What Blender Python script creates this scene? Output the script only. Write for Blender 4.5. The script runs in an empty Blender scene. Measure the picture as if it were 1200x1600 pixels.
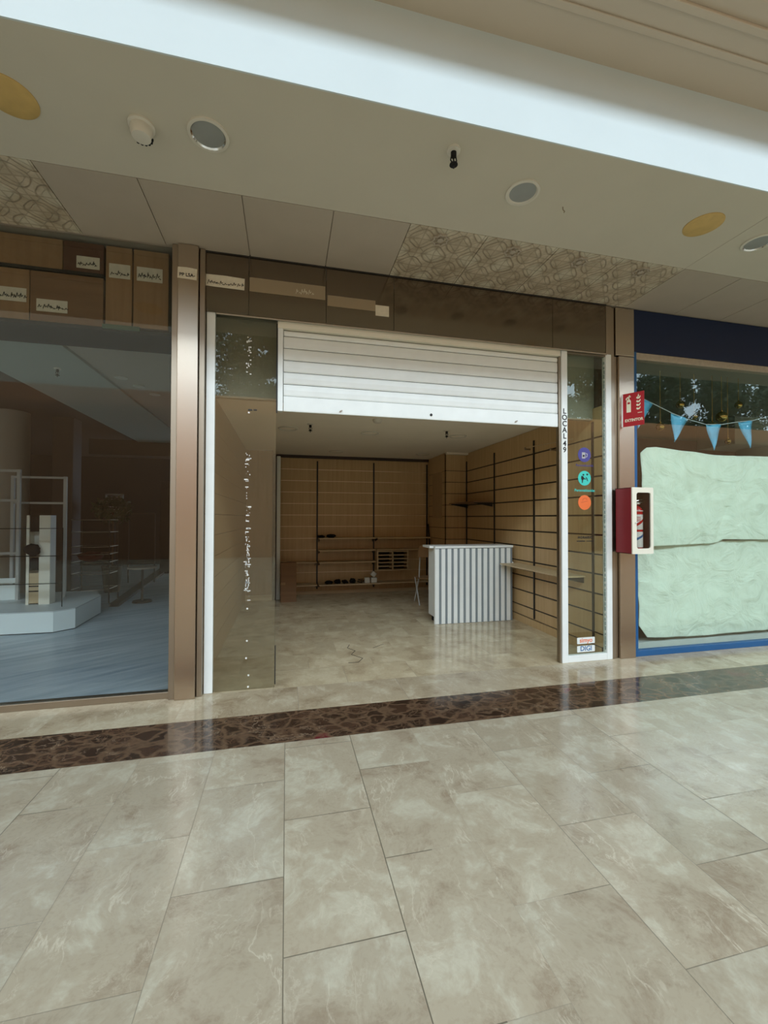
import bpy, bmesh, math, random
from mathutils import Vector, Matrix, noise
random.seed(7)
S = bpy.context.scene
C = S.collection
PI = math.pi
# ------------------------------------------------------------------ camera
def rotfit(a, b, c):
    Ry = Matrix(((math.cos(a),0,math.sin(a)),(0,1,0),(-math.sin(a),0,math.cos(a))))
    Rx = Matrix(((1,0,0),(0,math.cos(b),-math.sin(b)),(0,math.sin(b),math.cos(b))))
    Rz = Matrix(((math.cos(c),-math.sin(c),0),(math.sin(c),math.cos(c),0),(0,0,1)))
    return Rz @ Rx @ Ry
R3 = rotfit(-.22660, -.01475, .002264)
def wv(v, s): return Vector((v[0]*s, v[2]*s, -v[1]*s))
cr, cu, cb = wv(R3[0], 1), wv(R3[1], -1), wv(R3[2], -1)
cam_d = bpy.data.cameras.new('camera')
cam = bpy.data.objects.new('camera', cam_d); C.objects.link(cam)
cam.matrix_world = Matrix(((cr.x,cu.x,cb.x,0),(cr.y,cu.y,cb.y,0),(cr.z,cu.z,cb.z,1.5),(0,0,0,1)))
cam_d.sensor_fit = 'VERTICAL'; cam_d.sensor_height = 24; cam_d.lens = 24*658.75/1600
cam_d.clip_start = .02; cam_d.clip_end = 200
S.camera = cam
S.view_settings.view_transform = 'Standard'; S.view_settings.look = 'None'
S.view_settings.gamma = 1; S.view_settings.use_curve_mapping = False
S.view_settings.exposure = -0.38
# ------------------------------------------------------------------ daylight
W = bpy.data.worlds.new('sky'); S.world = W; W.use_nodes = True
bg = W.node_tree.nodes['Background']
bg.inputs[0].default_value = (.66, .83, 1.0, 1); bg.inputs[1].default_value = 4.0
sl = bpy.data.lights.new('skylight', 'AREA'); sl.shape = 'RECTANGLE'; sl.size = 34; sl.size_y = 3.0
sl.energy = 4600; sl.color = (.73, .87, 1.0)
so = bpy.data.objects.new('skylight', sl); C.objects.link(so)
so.location = (3, -6.1, 9.3); so.rotation_euler = (math.radians(30), 0, 0)

su = bpy.data.lights.new('sun', 'SUN'); su.energy = 2.6; su.angle = math.radians(1.5); su.color = (1.0, .80, .55)
suo = bpy.data.objects.new('sun', su); C.objects.link(suo); suo.location = (0, 0, 20)
suo.rotation_euler = Vector((.15, -1, -.70)).to_track_quat('-Z', 'Y').to_euler()

# ------------------------------------------------------------------ materials
def rgb(r, g, b):
    f = lambda c: (c/255/12.92) if c/255 <= .04045 else ((c/255+.055)/1.055)**2.4
    return (f(r), f(g), f(b), 1)
def mat(name, col, rough=.5, metal=0, emit=None, es=1, spec=.5, noise_amt=0, noise_scale=8, bump=0, bump_scale=60, coat=0, aniso=0):
    m = bpy.data.materials.new(name); m.use_nodes = True
    nt = m.node_tree; p = nt.nodes['Principled BSDF']
    p.inputs['Base Color'].default_value = col; p.inputs['Roughness'].default_value = rough
    p.inputs['Metallic'].default_value = metal; p.inputs['Specular IOR Level'].default_value = spec
    p.inputs['Coat Weight'].default_value = coat; p.inputs['Anisotropic'].default_value = aniso
    tc = nt.nodes.new('ShaderNodeTexCoord')
    if noise_amt:
        n = nt.nodes.new('ShaderNodeTexNoise'); n.inputs['Scale'].default_value = noise_scale; n.inputs['Detail'].default_value = 5
        nt.links.new(tc.outputs['Object'], n.inputs['Vector'])
        r = nt.nodes.new('ShaderNodeMapRange'); r.inputs[1].default_value = .3; r.inputs[2].default_value = .7
        r.inputs[3].default_value = 1-noise_amt; r.inputs[4].default_value = 1+noise_amt
        nt.links.new(n.outputs[0], r.inputs[0])
        h = nt.nodes.new('ShaderNodeHueSaturation'); h.inputs['Color'].default_value = col
        nt.links.new(r.outputs[0], h.inputs['Value']); nt.links.new(h.outputs[0], p.inputs['Base Color'])
    if bump:
        n = nt.nodes.new('ShaderNodeTexNoise'); n.inputs['Scale'].default_value = bump_scale; n.inputs['Detail'].default_value = 4
        nt.links.new(tc.outputs['Object'], n.inputs['Vector'])
        b = nt.nodes.new('ShaderNodeBump'); b.inputs['Strength'].default_value = bump; b.inputs['Distance'].default_value = .01
        nt.links.new(n.outputs[0], b.inputs['Height']); nt.links.new(b.outputs[0], p.inputs['Normal'])
    if emit:
        p.inputs['Emission Color'].default_value = emit; p.inputs['Emission Strength'].default_value = es
    return m
class NT:
    """tiny node-graph writer"""
    def __init__(s, name):
        s.m = bpy.data.materials.new(name); s.m.use_nodes = True; s.t = s.m.node_tree
        s.p = s.t.nodes['Principled BSDF']
    def n(s, kind, **kw):
        o = s.t.nodes.new('ShaderNode'+kind)
        for k, v in kw.items():
            setattr(o, k, v)
        return o
    def set(s, sock, v):
        if isinstance(v, bpy.types.NodeSocket): s.t.links.new(v, sock)
        else: sock.default_value = v
    def math(s, op, a, b=0, c=0):
        o = s.n('Math', operation=op); s.set(o.inputs[0], a); s.set(o.inputs[1], b)
        if op in ('MULTIPLY_ADD','SMOOTH_MIN','COMPARE'): s.set(o.inputs[2], c)
        return o.outputs[0]
    def xyz(s, which='Object'):
        tc = s.n('TexCoord'); sp = s.n('SeparateXYZ'); s.t.links.new(tc.outputs[which], sp.inputs[0]); return sp.outputs
    def comb(s, x, y, z=0):
        o = s.n('CombineXYZ'); s.set(o.inputs[0], x); s.set(o.inputs[1], y); s.set(o.inputs[2], z); return o.outputs[0]
    def noise(s, vec, scale, detail=4, rough=.5, dist=0):
        o = s.n('TexNoise'); s.set(o.inputs['Vector'], vec); o.inputs['Scale'].default_value = scale
        o.inputs['Detail'].default_value = detail; o.inputs['Roughness'].default_value = rough; o.inputs['Distortion'].default_value = dist
        return o.outputs[0]
    def ramp(s, fac, stops):
        o = s.n('ValToRGB'); s.set(o.inputs[0], fac); e = o.color_ramp.elements
        while len(e) < len(stops): e.new(.5)
        for i, (p, c) in enumerate(stops):
            e[i].position = p; e[i].color = c if len(c) == 4 else (*c, 1)
        return o.outputs[0]
    def mix(s, f, a, b, mode='MIX'):
        o = s.n('Mix', data_type='RGBA', blend_type=mode); s.set(o.inputs[0], f); s.set(o.inputs[6], a); s.set(o.inputs[7], b); return o.outputs[2]
    def rng(s, v, a, b, c, d):
        o = s.n('MapRange'); s.set(o.inputs[0], v)
        for i, q in enumerate((a, b, c, d)): o.inputs[i+1].default_value = q
        return o.outputs[0]
    def bump(s, h, strength, dist=.005):
        o = s.n('Bump'); o.inputs['Strength'].default_value = strength; o.inputs['Distance'].default_value = dist
        s.set(o.inputs['Height'], h); s.t.links.new(o.outputs[0], s.p.inputs['Normal'])
def g1(v): return (v, v, v, 1)

def marble_tiles(name, wx, ly, offx, offy, light, mid, dark, vein, seam, rough=.12, stagger=.5, seamw=.0016, vein_amt=.6, along_x=False):
    q = NT(name); x, y, z = q.xyz()
    if along_x: x, y = y, x
    u = q.math('DIVIDE', q.math('SUBTRACT', x, offx), wx)
    col = q.math('FLOOR', u); odd = q.math('MODULO', q.math('ABSOLUTE', col), 2.0)
    v = q.math('SUBTRACT', q.math('DIVIDE', q.math('SUBTRACT', y, offy), ly), q.math('MULTIPLY', odd, stagger))
    row = q.math('FLOOR', v)
    fu = q.math('MULTIPLY', q.math('PINGPONG', u, .5), wx)
    fv = q.math('MULTIPLY', q.math('PINGPONG', v, .5), ly)
    # seam: distance to nearest tile edge; width varies by seam
    wn = q.n('TexWhiteNoise', noise_dimensions='2D'); q.set(wn.inputs['Vector'], q.comb(q.math('ROUND', u), q.math('MULTIPLY', row, 0)))
    sw = q.math('MULTIPLY_ADD', wn.outputs[0], seamw*.9, seamw*.45)
    edge = q.math('LESS_THAN', q.math('MINIMUM', fu, fv), q.math('MULTIPLY', sw, 1.0))
    w2 = q.n('TexWhiteNoise', noise_dimensions='2D'); q.set(w2.inputs['Vector'], q.comb(col, row))
    sep = q.n('SeparateColor'); q.t.links.new(w2.outputs[1], sep.inputs[0])
    px = q.math('MULTIPLY_ADD', sep.outputs[0], 37, x); py = q.math('MULTIPLY_ADD', sep.outputs[1], 53, y)
    # rotate the pattern a little per tile
    sgn = q.math('SIGN', q.math('SUBTRACT', sep.outputs[2], .45))
    vec = q.comb(px, q.math('MULTIPLY', py, sgn), 0)
    warp = q.n('TexNoise'); warp.inputs['Scale'].default_value = 2.2; warp.inputs['Detail'].default_value = 3; q.set(warp.inputs['Vector'], vec)
    va = q.n('VectorMath', operation='MULTIPLY_ADD'); q.set(va.inputs[0], warp.outputs[1]); va.inputs[1].default_value = (.28,.28,.28); q.set(va.inputs[2], vec)
    wv_ = va.outputs[0]
    big = q.noise(wv_, 3.6, 10, .62, .1)
    fine = q.noise(wv_, 26, 5, .65, .3)
    c = q.ramp(big, [(.36, dark), (.46, mid), (.52, mid), (.60, light)])
    c = q.mix(q.rng(fine, .38, .62, 0, .5), c, mid)
    gr = q.noise(wv_, 60, 3, .6)
    c = q.mix(q.math('MULTIPLY', q.rng(gr, .5, .62, 0, .5), q.rng(big, .35, .55, 1, .2)), c, dark)
    # veins: ridges of stretched noise
    mp = q.n('Mapping'); q.set(mp.inputs[0], wv_); mp.inputs['Rotation'].default_value = (0, 0, .7); mp.inputs['Scale'].default_value = (3.2, .8, 1)
    rid = q.math('ABSOLUTE', q.math('SUBTRACT', q.noise(mp.outputs[0], 1.5, 8, .6, .15), .5))
    gate = q.rng(q.noise(vec, 2.6, 2), .45, .62, 0, 1)
    vm = q.math('MULTIPLY', q.rng(rid, 0, .012, vein_amt*.9, 0), gate)
    rid2 = q.math('ABSOLUTE', q.math('SUBTRACT', q.noise(wv_, 7.5, 8, .65, .4), .5))
    vm2 = q.math('MULTIPLY', q.rng(rid2, 0, .016, .55*vein_amt, 0), q.rng(q.noise(vec, 4), .45, .6, 0, 1))
    c = q.mix(q.math('MAXIMUM', vm, vm2), c, vein)
    tint = q.math('MULTIPLY_ADD', sep.outputs[2], .12, .94)
    hs = q.n('HueSaturation'); q.set(hs.inputs['Color'], c); q.set(hs.inputs['Value'], tint)
    c = q.mix(q.math('MULTIPLY', edge, q.math('MULTIPLY_ADD', wn.outputs[0], .55, .3)), hs.outputs[0], seam)
    q.set(q.p.inputs['Base Color'], c)
    rr = q.rng(q.noise(vec, 7, 4), .3, .7, rough*.8, rough*1.35)
    q.set(q.p.inputs['Roughness'], q.mix(edge, rr, g1(.6)))
    q.bump(q.math('MULTIPLY_ADD', edge, -1.0, q.math('MULTIPLY', q.noise(vec, 1.6, 2), .15)), .18, .004)
    return q.m
M_floor = marble_tiles('mall_marble', .4355, .670, -.004, 1.498, rgb(182,174,152), rgb(166,154,131), rgb(144,128,106), rgb(204,193,170), rgb(84,76,60), .17)
M_strip = marble_tiles('threshold_marble', .9, 3, .1, 1.0, rgb(190,178,152), rgb(172,157,130), rgb(146,128,102), rgb(206,194,170), rgb(120,108,88), .14, stagger=0)
M_shopfloor = marble_tiles('shop_marble', .44, .66, 3.845, .555, rgb(206,192,160), rgb(190,174,142), rgb(164,146,116), rgb(214,202,174), rgb(120,106,80), .13, vein_amt=.4, along_x=True, seamw=.0016)

q = NT('dark_breccia'); x, y, z = q.xyz()
vec = q.comb(q.math('MULTIPLY', x, .75), y, 0)
wp = q.n('TexNoise'); wp.inputs['Scale'].default_value = 7; wp.inputs['Detail'].default_value = 4; q.set(wp.inputs['Vector'], vec)
va = q.n('VectorMath', operation='MULTIPLY_ADD'); q.set(va.inputs[0], wp.outputs[1]); va.inputs[1].default_value = (.17,.17,.17); q.set(va.inputs[2], vec)
ed = []
for sc in (9, 26):
    vo = q.n('TexVoronoi', feature='DISTANCE_TO_EDGE'); vo.inputs['Scale'].default_value = sc; q.set(vo.inputs['Vector'], va.outputs[0]); ed.append(vo.outputs[0])
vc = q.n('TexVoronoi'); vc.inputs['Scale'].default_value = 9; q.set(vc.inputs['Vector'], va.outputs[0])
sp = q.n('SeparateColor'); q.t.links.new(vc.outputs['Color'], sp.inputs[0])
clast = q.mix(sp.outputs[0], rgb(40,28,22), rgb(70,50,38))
clast = q.mix(q.math('GREATER_THAN', sp.outputs[1], .988), clast, rgb(96,34,40))  # rare red cells: a red reflection painted into the stone colour
ground = q.mix(q.noise(vec, 30, 4), rgb(82,62,46), rgb(128,102,78))
f1 = q.rng(ed[0], .03, .16, .9, 0); f2 = q.rng(ed[1], .0, .14, .8, 0)
fac = q.math('MULTIPLY', q.math('MAXIMUM', f1, q.math('MULTIPLY', f2, q.rng(q.noise(vec, 4), .4, .6, 0, 1))), .85)
c = q.mix(fac, clast, ground)
rid = q.math('ABSOLUTE', q.math('SUBTRACT', q.noise(va.outputs[0], 3.2, 7, .6, 1), .5))
c = q.mix(q.math('MULTIPLY', q.rng(rid, 0, .01, .55, 0), q.rng(q.noise(vec, 2.1), .48, .6, 0, 1)), c, rgb(170,148,122))
q.set(q.p.inputs['Base Color'], c); q.p.inputs['Roughness'].default_value = .12
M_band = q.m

M_plaster = mat('ceiling_plaster', rgb(194,187,168), .75, noise_amt=.02, noise_scale=3, bump=.05, bump_scale=150)
M_plain = mat('plain_panel', rgb(172,160,142), .5, noise_amt=.03, noise_scale=4)
M_upper = mat('upper_plaster', rgb(186,172,152), .8, noise_amt=.02, noise_scale=2)
M_fascia = mat('white_fascia', rgb(200,209,208), .7, noise_amt=.015, noise_scale=3)
M_white = mat('white_lacquer', rgb(232,234,228), .3, noise_amt=.03, noise_scale=6)
M_whiteflat = mat('white_board', rgb(225,228,222), .55, noise_amt=.02)
M_dark = mat('black_gasket', rgb(22,22,22), .6)
M_black = mat('black_cloth', rgb(14,14,16), .9, bump=.4, bump_scale=80)
M_hole = mat('shadow_black', rgb(10,9,8), .9)
def steel(name, col, rough, vertical=True):
    q = NT(name); x, y, z = q.xyz()
    v = q.comb(q.math('MULTIPLY', x, 1 if vertical else 900), q.math('MULTIPLY', y, 1), q.math('MULTIPLY', z, 900 if vertical else 1))
    v = q.comb(q.math('MULTIPLY', x, 600), q.math('MULTIPLY', y, 600), q.math('MULTIPLY', z, 2)) if vertical else q.comb(q.math('MULTIPLY', x, 2), q.math('MULTIPLY', y, 600), q.math('MULTIPLY', z, 600))
    n = q.noise(v, 1, 2)
    q.set(q.p.inputs['Base Color'], q.mix(.5, (*[c*.85 for c in col[:3]], 1), col)); q.p.inputs['Metallic'].default_value = 1
    big = q.noise(q.comb(x, y, z), 3, 4)
    q.p.inputs['Roughness'].default_value = rough
    if vertical:
        q.p.inputs['Anisotropic'].default_value = .5; q.p.inputs['Anisotropic Rotation'].default_value = .25
        tg = q.n('Tangent', direction_type='RADIAL', axis='Z'); q.t.links.new(tg.outputs[0], q.p.inputs['Tangent'])

    return q.m
M_steel = steel('brushed_steel', rgb(196,182,164), .27)
M_steel2 = steel('dull_steel', rgb(170,158,140), .38)
M_header = steel('mirror_header', rgb(142,128,112), .14, False)
M_chrome = mat('chrome', rgb(210,208,200), .12, 1)
M_wood = None
def wood(name, a, b, rough=.45, axis='z', sc=1.0):
    q = NT(name); x, y, z = q.xyz()
    s = {'z': (28, 28, 1.2), 'x': (1.2, 28, 28), 'y': (28, 1.2, 28), 'd': (1, 1, 1)}[axis]
    if axis == 'd': x, y = q.math('MULTIPLY', q.math('ADD', x, q.math('MULTIPLY', y, .6)), 1.6), q.math('MULTIPLY', q.math('SUBTRACT', y, q.math('MULTIPLY', x, .6)), 16)
    v = q.comb(q.math('MULTIPLY', x, s[0]*sc), q.math('MULTIPLY', y, s[1]*sc), q.math('MULTIPLY', z, s[2]*sc))
    n = q.noise(v, 1.0, 6, .62, .4); n2 = q.noise(q.comb(x, y, z), 1.3, 3)
    c = q.mix(q.rng(n, .3, .7, 0, 1), a, b); c = q.mix(q.rng(n2, .3, .7, 0, .25), c, b)
    q.set(q.p.inputs['Base Color'], c); q.p.inputs['Roughness'].default_value = rough
    return q.m
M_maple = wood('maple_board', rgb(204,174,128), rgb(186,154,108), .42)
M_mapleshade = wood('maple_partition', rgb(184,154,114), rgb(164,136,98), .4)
M_shelf = wood('shelf_board', rgb(206,184,146), rgb(186,162,124), .4, 'x')
M_rail = mat('groove_black', rgb(30,26,20), .5)
M_alu = mat('groove_aluminium_glint', rgb(248,228,190), .4, 0)
M_card = wood('cardboard', rgb(160,126,88), rgb(146,112,76), .85, 'z', .6)
M_card2 = wood('cardboard_brown', rgb(138,104,72), rgb(122,90,62), .85, 'x', .6)
M_paper = mat('label_paper', rgb(214,206,184), .8, noise_amt=.06, noise_scale=30)
M_ink = mat('black_ink', rgb(30,26,24), .8)
M_navy = mat('navy_fascia', rgb(2,26,60), .65, noise_amt=.03)
M_blue = mat('blue_frame', rgb(26,84,132), .4, noise_amt=.04)
M_red = mat('sign_red', rgb(168,16,26), .4)
M_cabred = mat('cabinet_red', rgb(132,30,38), .4, noise_amt=.04)
M_cabin = mat('cabinet_inside', rgb(74,26,22), .6)
M_cream = mat('cabinet_cream', rgb(232,226,206), .4)
M_signcream = mat('sign_cream', rgb(226,220,190), .5)
M_extred = mat('extinguisher_red', rgb(190,22,30), .25)
M_gold = mat('gold_glass', rgb(226,200,120), .15, .9)
M_ribbon = mat('gold_ribbon', rgb(172,148,92), .5, .3)
M_flag = mat('flag_blue', rgb(98,180,220), .35, noise_amt=.06, noise_scale=20, bump=.3, bump_scale=14)
M_cord = mat('cord_pale', rgb(206,214,216), .6)
M_grey = mat('counter_grey', rgb(126,134,136), .5, noise_amt=.04)
M_yellow = mat('yellowed_cover', rgb(196,164,98), .6, noise_amt=.08, noise_scale=14)
M_frost = mat('frosted_lens', rgb(140,142,136), .35, noise_amt=.05)
M_trimring = mat('ring_white', rgb(206,200,184), .4)
M_shopceil = mat('shop_ceiling', rgb(236,227,208), .7, noise_amt=.03, noise_scale=2)
M_bulk = mat('shop_bulkhead', rgb(150,146,126), .6, noise_amt=.04, noise_scale=2)
M_leftfloor = wood('grey_blue_laminate', rgb(212,220,222), rgb(150,166,174), .3, 'd', .35)
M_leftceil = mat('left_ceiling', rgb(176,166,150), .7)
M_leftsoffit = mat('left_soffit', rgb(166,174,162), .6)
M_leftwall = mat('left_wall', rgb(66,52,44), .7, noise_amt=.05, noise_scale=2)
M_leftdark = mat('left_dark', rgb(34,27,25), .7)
M_plinth = mat('plinth_white', rgb(240,248,244), .45)
M_plinthtop = mat('plinth_top', rgb(205,212,210), .4, noise_amt=.05)
M_whiteframe = mat('frame_white', rgb(190,190,184), .5)
M_redcloth = mat('red_cloth', rgb(90,20,24), .9)
M_blindmetal = mat('beige_rail', rgb(176,164,144), .4, .3, noise_amt=.1, noise_scale=25)
M_rightwall = mat('right_shop_wall', rgb(98,68,52), .7, noise_amt=.05)
M_rightceil = mat('right_shop_ceiling', rgb(120,124,112), .7)
M_colgrey = mat('column_grey', rgb(160,168,158), .6)
M_flank = mat('mall_block_tan', rgb(176,128,88), .8, noise_amt=.05, noise_scale=1)
M_trunk = mat('bark', rgb(86,66,48), .9, bump=.5, bump_scale=20)
M_leaf = mat('leaf_green', rgb(44,64,34), .5, noise_amt=.3, noise_scale=6)
M_purple = mat('decal_purple', rgb(66,60,132), .5)
M_turq = mat('decal_turquoise', rgb(60,196,180), .5)
M_orange = mat('decal_orange', rgb(232,112,52), .5)
M_orange2 = mat('decal_orange_dark', rgb(206,92,44), .5)
M_digiblue = mat('decal_blue', rgb(30,96,150), .5)
M_navyink = mat('decal_navy', rgb(30,30,70), .5)
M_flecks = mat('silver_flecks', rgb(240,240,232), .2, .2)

def glass(name, tint, base=.06, rough=.0, grime=0):
    m = bpy.data.materials.new(name); m.use_nodes = True; t = m.node_tree; t.nodes.clear()
    o = t.nodes.new('ShaderNodeOutputMaterial'); tr = t.nodes.new('ShaderNodeBsdfTransparent'); tr.inputs[0].default_value = tint
    gl = t.nodes.new('ShaderNodeBsdfGlossy'); gl.inputs['Roughness'].default_value = rough; gl.inputs[0].default_value = (.95, 1, .97, 1)
    lw = t.nodes.new('ShaderNodeLayerWeight'); lw.inputs[0].default_value = .5
    pw = t.nodes.new('ShaderNodeMath'); pw.operation = 'POWER'; pw.inputs[1].default_value = 4.0; t.links.new(lw.outputs['Facing'], pw.inputs[0])
    ma = t.nodes.new('ShaderNodeMath'); ma.operation = 'MULTIPLY_ADD'; ma.inputs[1].default_value = 1-base; ma.inputs[2].default_value = base
    t.links.new(pw.outputs[0], ma.inputs[0])
    mx = t.nodes.new('ShaderNodeMixShader'); t.links.new(ma.outputs[0], mx.inputs[0]); t.links.new(tr.outputs[0], mx.inputs[1]); t.links.new(gl.outputs[0], mx.inputs[2])
    last = mx
    if grime:
        df = t.nodes.new('ShaderNodeBsdfDiffuse'); df.inputs[0].default_value = rgb(150,140,115)
        tc = t.nodes.new('ShaderNodeTexCoord'); n = t.nodes.new('ShaderNodeTexNoise'); n.inputs['Scale'].default_value = 1.5; n.inputs['Detail'].default_value = 6
        t.links.new(tc.outputs['Object'], n.inputs['Vector'])
        mr = t.nodes.new('ShaderNodeMapRange'); mr.inputs[1].default_value = .3; mr.inputs[2].default_value = .7; mr.inputs[3].default_value = grime*.8; mr.inputs[4].default_value = grime*1.2
        t.links.new(n.outputs[0], mr.inputs[0])
        m2 = t.nodes.new('ShaderNodeMixShader'); t.links.new(mr.outputs[0], m2.inputs[0]); t.links.new(mx.outputs[0], m2.inputs[1]); t.links.new(df.outputs[0], m2.inputs[2]); last = m2
    t.links.new(last.outputs[0], o.inputs[0])
    return m
M_glass = glass('clear_glass', (.93, .96, .93, 1), .06)
M_glassL = glass('smoked_glass', (.88, .90, .90, 1), .028)
M_glassP = glass('film_glass', (.88, .88, .84, 1), .06, 0, .07)
M_lensglass = glass('cabinet_glass', (.9, .9, .88, 1), .04)

# patterned soffit panels : ogee lattice relief, object space
q = NT('damask_panel'); x, y, z = q.xyz()
wpn = q.n('TexNoise'); wpn.inputs['Scale'].default_value = 5; wpn.inputs['Detail'].default_value = 2; q.set(wpn.inputs['Vector'], q.comb(x, y, 0))
sx = q.n('SeparateColor'); q.t.links.new(wpn.outputs[1], sx.inputs[0])
ux = q.math('MULTIPLY_ADD', sx.outputs[0], .05, x); uy = q.math('MULTIPLY_ADD', sx.outputs[1], .05, y)
k = 2*PI/.327
cs = q.math('COSINE', q.math('MULTIPLY', ux, k)); cy = q.math('COSINE', q.math('MULTIPLY', uy, k*.93))
f = q.math('ADD', cs, cy)
ring = q.math('ABSOLUTE', q.math('SUBTRACT', q.math('ABSOLUTE', f), .55))
cs2 = q.math('COSINE', q.math('MULTIPLY', ux, k*2)); cy2 = q.math('COSINE', q.math('MULTIPLY', uy, k*1.86))
orn = q.math('ABSOLUTE', q.math('ADD', cs2, cy2))
ln1 = q.rng(ring, .0, .22, 1, 0); ln2 = q.math('MULTIPLY', q.rng(orn, .0, .28, .6, 0), 1.0)
cloud = q.noise(q.comb(x, y, 0), 7, 5, .6)
gx = q.math('DIVIDE', ux, .1635); gy = q.math('DIVIDE', uy, .175)
wc = q.n('TexWhiteNoise', noise_dimensions='2D'); q.set(wc.inputs['Vector'], q.comb(q.math('FLOOR', gx), q.math('FLOOR', gy)))
gl_ = q.math('LESS_THAN', q.math('MINIMUM', q.math('PINGPONG', gx, .5), q.math('PINGPONG', gy, .5)), .035)
c = q.mix(q.rng(cloud, .35, .65, 0, 1), rgb(160,146,122), rgb(204,190,166))
c = q.mix(q.math('MULTIPLY', q.rng(f, .6, 1.6, 0, 1), .7), c, rgb(206,200,178))
c = q.mix(q.math('MULTIPLY', wc.outputs[0], .35), c, rgb(150,132,104))
c = q.mix(q.math('MULTIPLY', gl_, .45), c, rgb(124,110,88))
c = q.mix(q.math('MULTIPLY', ln1, .55), c, rgb(122,108,86))
c = q.mix(q.math('MULTIPLY', ln2, .55), c, rgb(124,112,90))
q.set(q.p.inputs['Base Color'], c); q.p.inputs['Roughness'].default_value = .5
q.bump(q.math('SUBTRACT', q.math('MULTIPLY', cloud, .3), q.math('MAXIMUM', ln1, ln2)), .6, .01)
M_damask = q.m
# paper covering with soft creases
q = NT('covering_paper'); x, y, z = q.xyz()
n = q.noise(q.comb(q.math('MULTIPLY', x, 1.0), 0, q.math('MULTIPLY', z, .35)), 9, 3)
c = q.mix(q.rng(n, .35, .65, 0, 1), rgb(232,243,230), rgb(226,238,224))
q.set(q.p.inputs['Base Color'], c); q.p.inputs['Roughness'].default_value = .75
nb = q.noise(q.comb(x, 0, z), 3.0, 6, .55, 1.5); q.bump(nb, .8, .05)
M_cover = q.m

# ------------------------------------------------------------------ geometry helpers
def box(bm, x0, x1, y0, y1, z0, z1):
    vs = [bm.verts.new(p) for p in ((x0,y0,z0),(x1,y0,z0),(x1,y1,z0),(x0,y1,z0),(x0,y0,z1),(x1,y0,z1),(x1,y1,z1),(x0,y1,z1))]
    for f in ((3,2,1,0),(4,5,6,7),(0,1,5,4),(1,2,6,5),(2,3,7,6),(3,0,4,7)): bm.faces.new([vs[i] for i in f])
def cyl(bm, p0, p1, r0, r1=None, seg=20, cap=True):
    r1 = r0 if r1 is None else r1; p0 = Vector(p0); p1 = Vector(p1); d = (p1-p0).normalized()
    a = d.orthogonal().normalized(); b = d.cross(a)
    A = [bm.verts.new(p0 + (a*math.cos(t)+b*math.sin(t))*r0) for t in [2*PI*i/seg for i in range(seg)]]
    B = [bm.verts.new(p1 + (a*math.cos(t)+b*math.sin(t))*r1) for t in [2*PI*i/seg for i in range(seg)]]
    for i in range(seg): bm.faces.new((A[i], A[(i+1)%seg], B[(i+1)%seg], B[i]))
    if cap: bm.faces.new(A[::-1]); bm.faces.new(B)
def lathe(bm, c, prof, seg=32, axis='z'):
    """prof: list of (r, h) from start to end; h along the axis"""
    rings = []
    for r, h in prof:
        ring = []
        for i in range(seg):
            t = 2*PI*i/seg
            o = {'z': (r*math.cos(t), r*math.sin(t), h), 'y': (r*math.cos(t), h, r*math.sin(t)), 'x': (h, r*math.cos(t), r*math.sin(t))}[axis]
            ring.append(bm.verts.new((c[0]+o[0], c[1]+o[1], c[2]+o[2])))
        rings.append(ring)
    for a, b in zip(rings, rings[1:]):
        for i in range(seg): bm.faces.new((a[i], a[(i+1)%seg], b[(i+1)%seg], b[i]))
    bm.faces.new(rings[0][::-1]); bm.faces.new(rings[-1])
def tube(bm, pts, r, seg=8):
    for a, b in zip(pts, pts[1:]): cyl(bm, a, b, r, r, seg)
def prism(bm, pts, y0, y1, axis='y'):
    """outline pts (u,v) extruded: axis y -> (u,y,v); axis z -> (u,v,z); axis x -> (x,u,v)"""
    def P(u, v, w): return {'y': (u, w, v), 'z': (u, v, w), 'x': (w, u, v)}[axis]
    A = [bm.verts.new(P(u, v, y0)) for u, v in pts]; B = [bm.verts.new(P(u, v, y1)) for u, v in pts]
    n = len(pts)
    for i in range(n): bm.faces.new((A[i], A[(i+1)%n], B[(i+1)%n], B[i]))
    bm.faces.new(A[::-1]); bm.faces.new(B)
def disc_pts(cx, cz, r, n=40, rz=None): return [(cx+r*math.cos(2*PI*i/n), cz+(rz or r)*math.sin(2*PI*i/n)) for i in range(n)]
def B_(*boxes):
    bm = bmesh.new()
    for b in boxes: box(bm, *b)
    return bm
def obj(name, bm, m, parent=None, bevel=0, smooth=False, origin=None):
    bmesh.ops.recalc_face_normals(bm, faces=bm.faces)
    if origin is None and parent is not None: origin = parent.get('_o')
    elif origin is None: origin = (0, 0, 0)
    o3 = Vector(origin)
    if o3.length: bmesh.ops.translate(bm, verts=bm.verts, vec=-o3)
    me = bpy.data.meshes.new(name); bm.to_mesh(me); bm.free()
    me.materials.append(m)
    if smooth:
        for p in me.polygons: p.use_smooth = True
        try: me.set_sharp_from_angle(angle=math.radians(40))
        except Exception: pass
    o = bpy.data.objects.new(name, me); C.objects.link(o)
    if parent is not None: o.parent = parent; ORI[o.name] = tuple(o3)
    else: o.location = o3
    o_set(o, o3)
    if bevel:
        md = o.modifiers.new('bevel', 'BEVEL'); md.width = bevel; md.segments = 2; md.limit_method = 'ANGLE'
    return o
ORI = {}
class _D(dict): pass
def o_set(o, v): o['_o'] = [float(a) for a in v]
def thing(name, label, cat, loc=(0,0,0), group=None):
    o = bpy.data.objects.new(name, None); C.objects.link(o); o.empty_display_size = .1
    o.location = loc; o['label'] = label; o['category'] = cat; o_set(o, loc)
    if group: o['group'] = group
    return o
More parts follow.
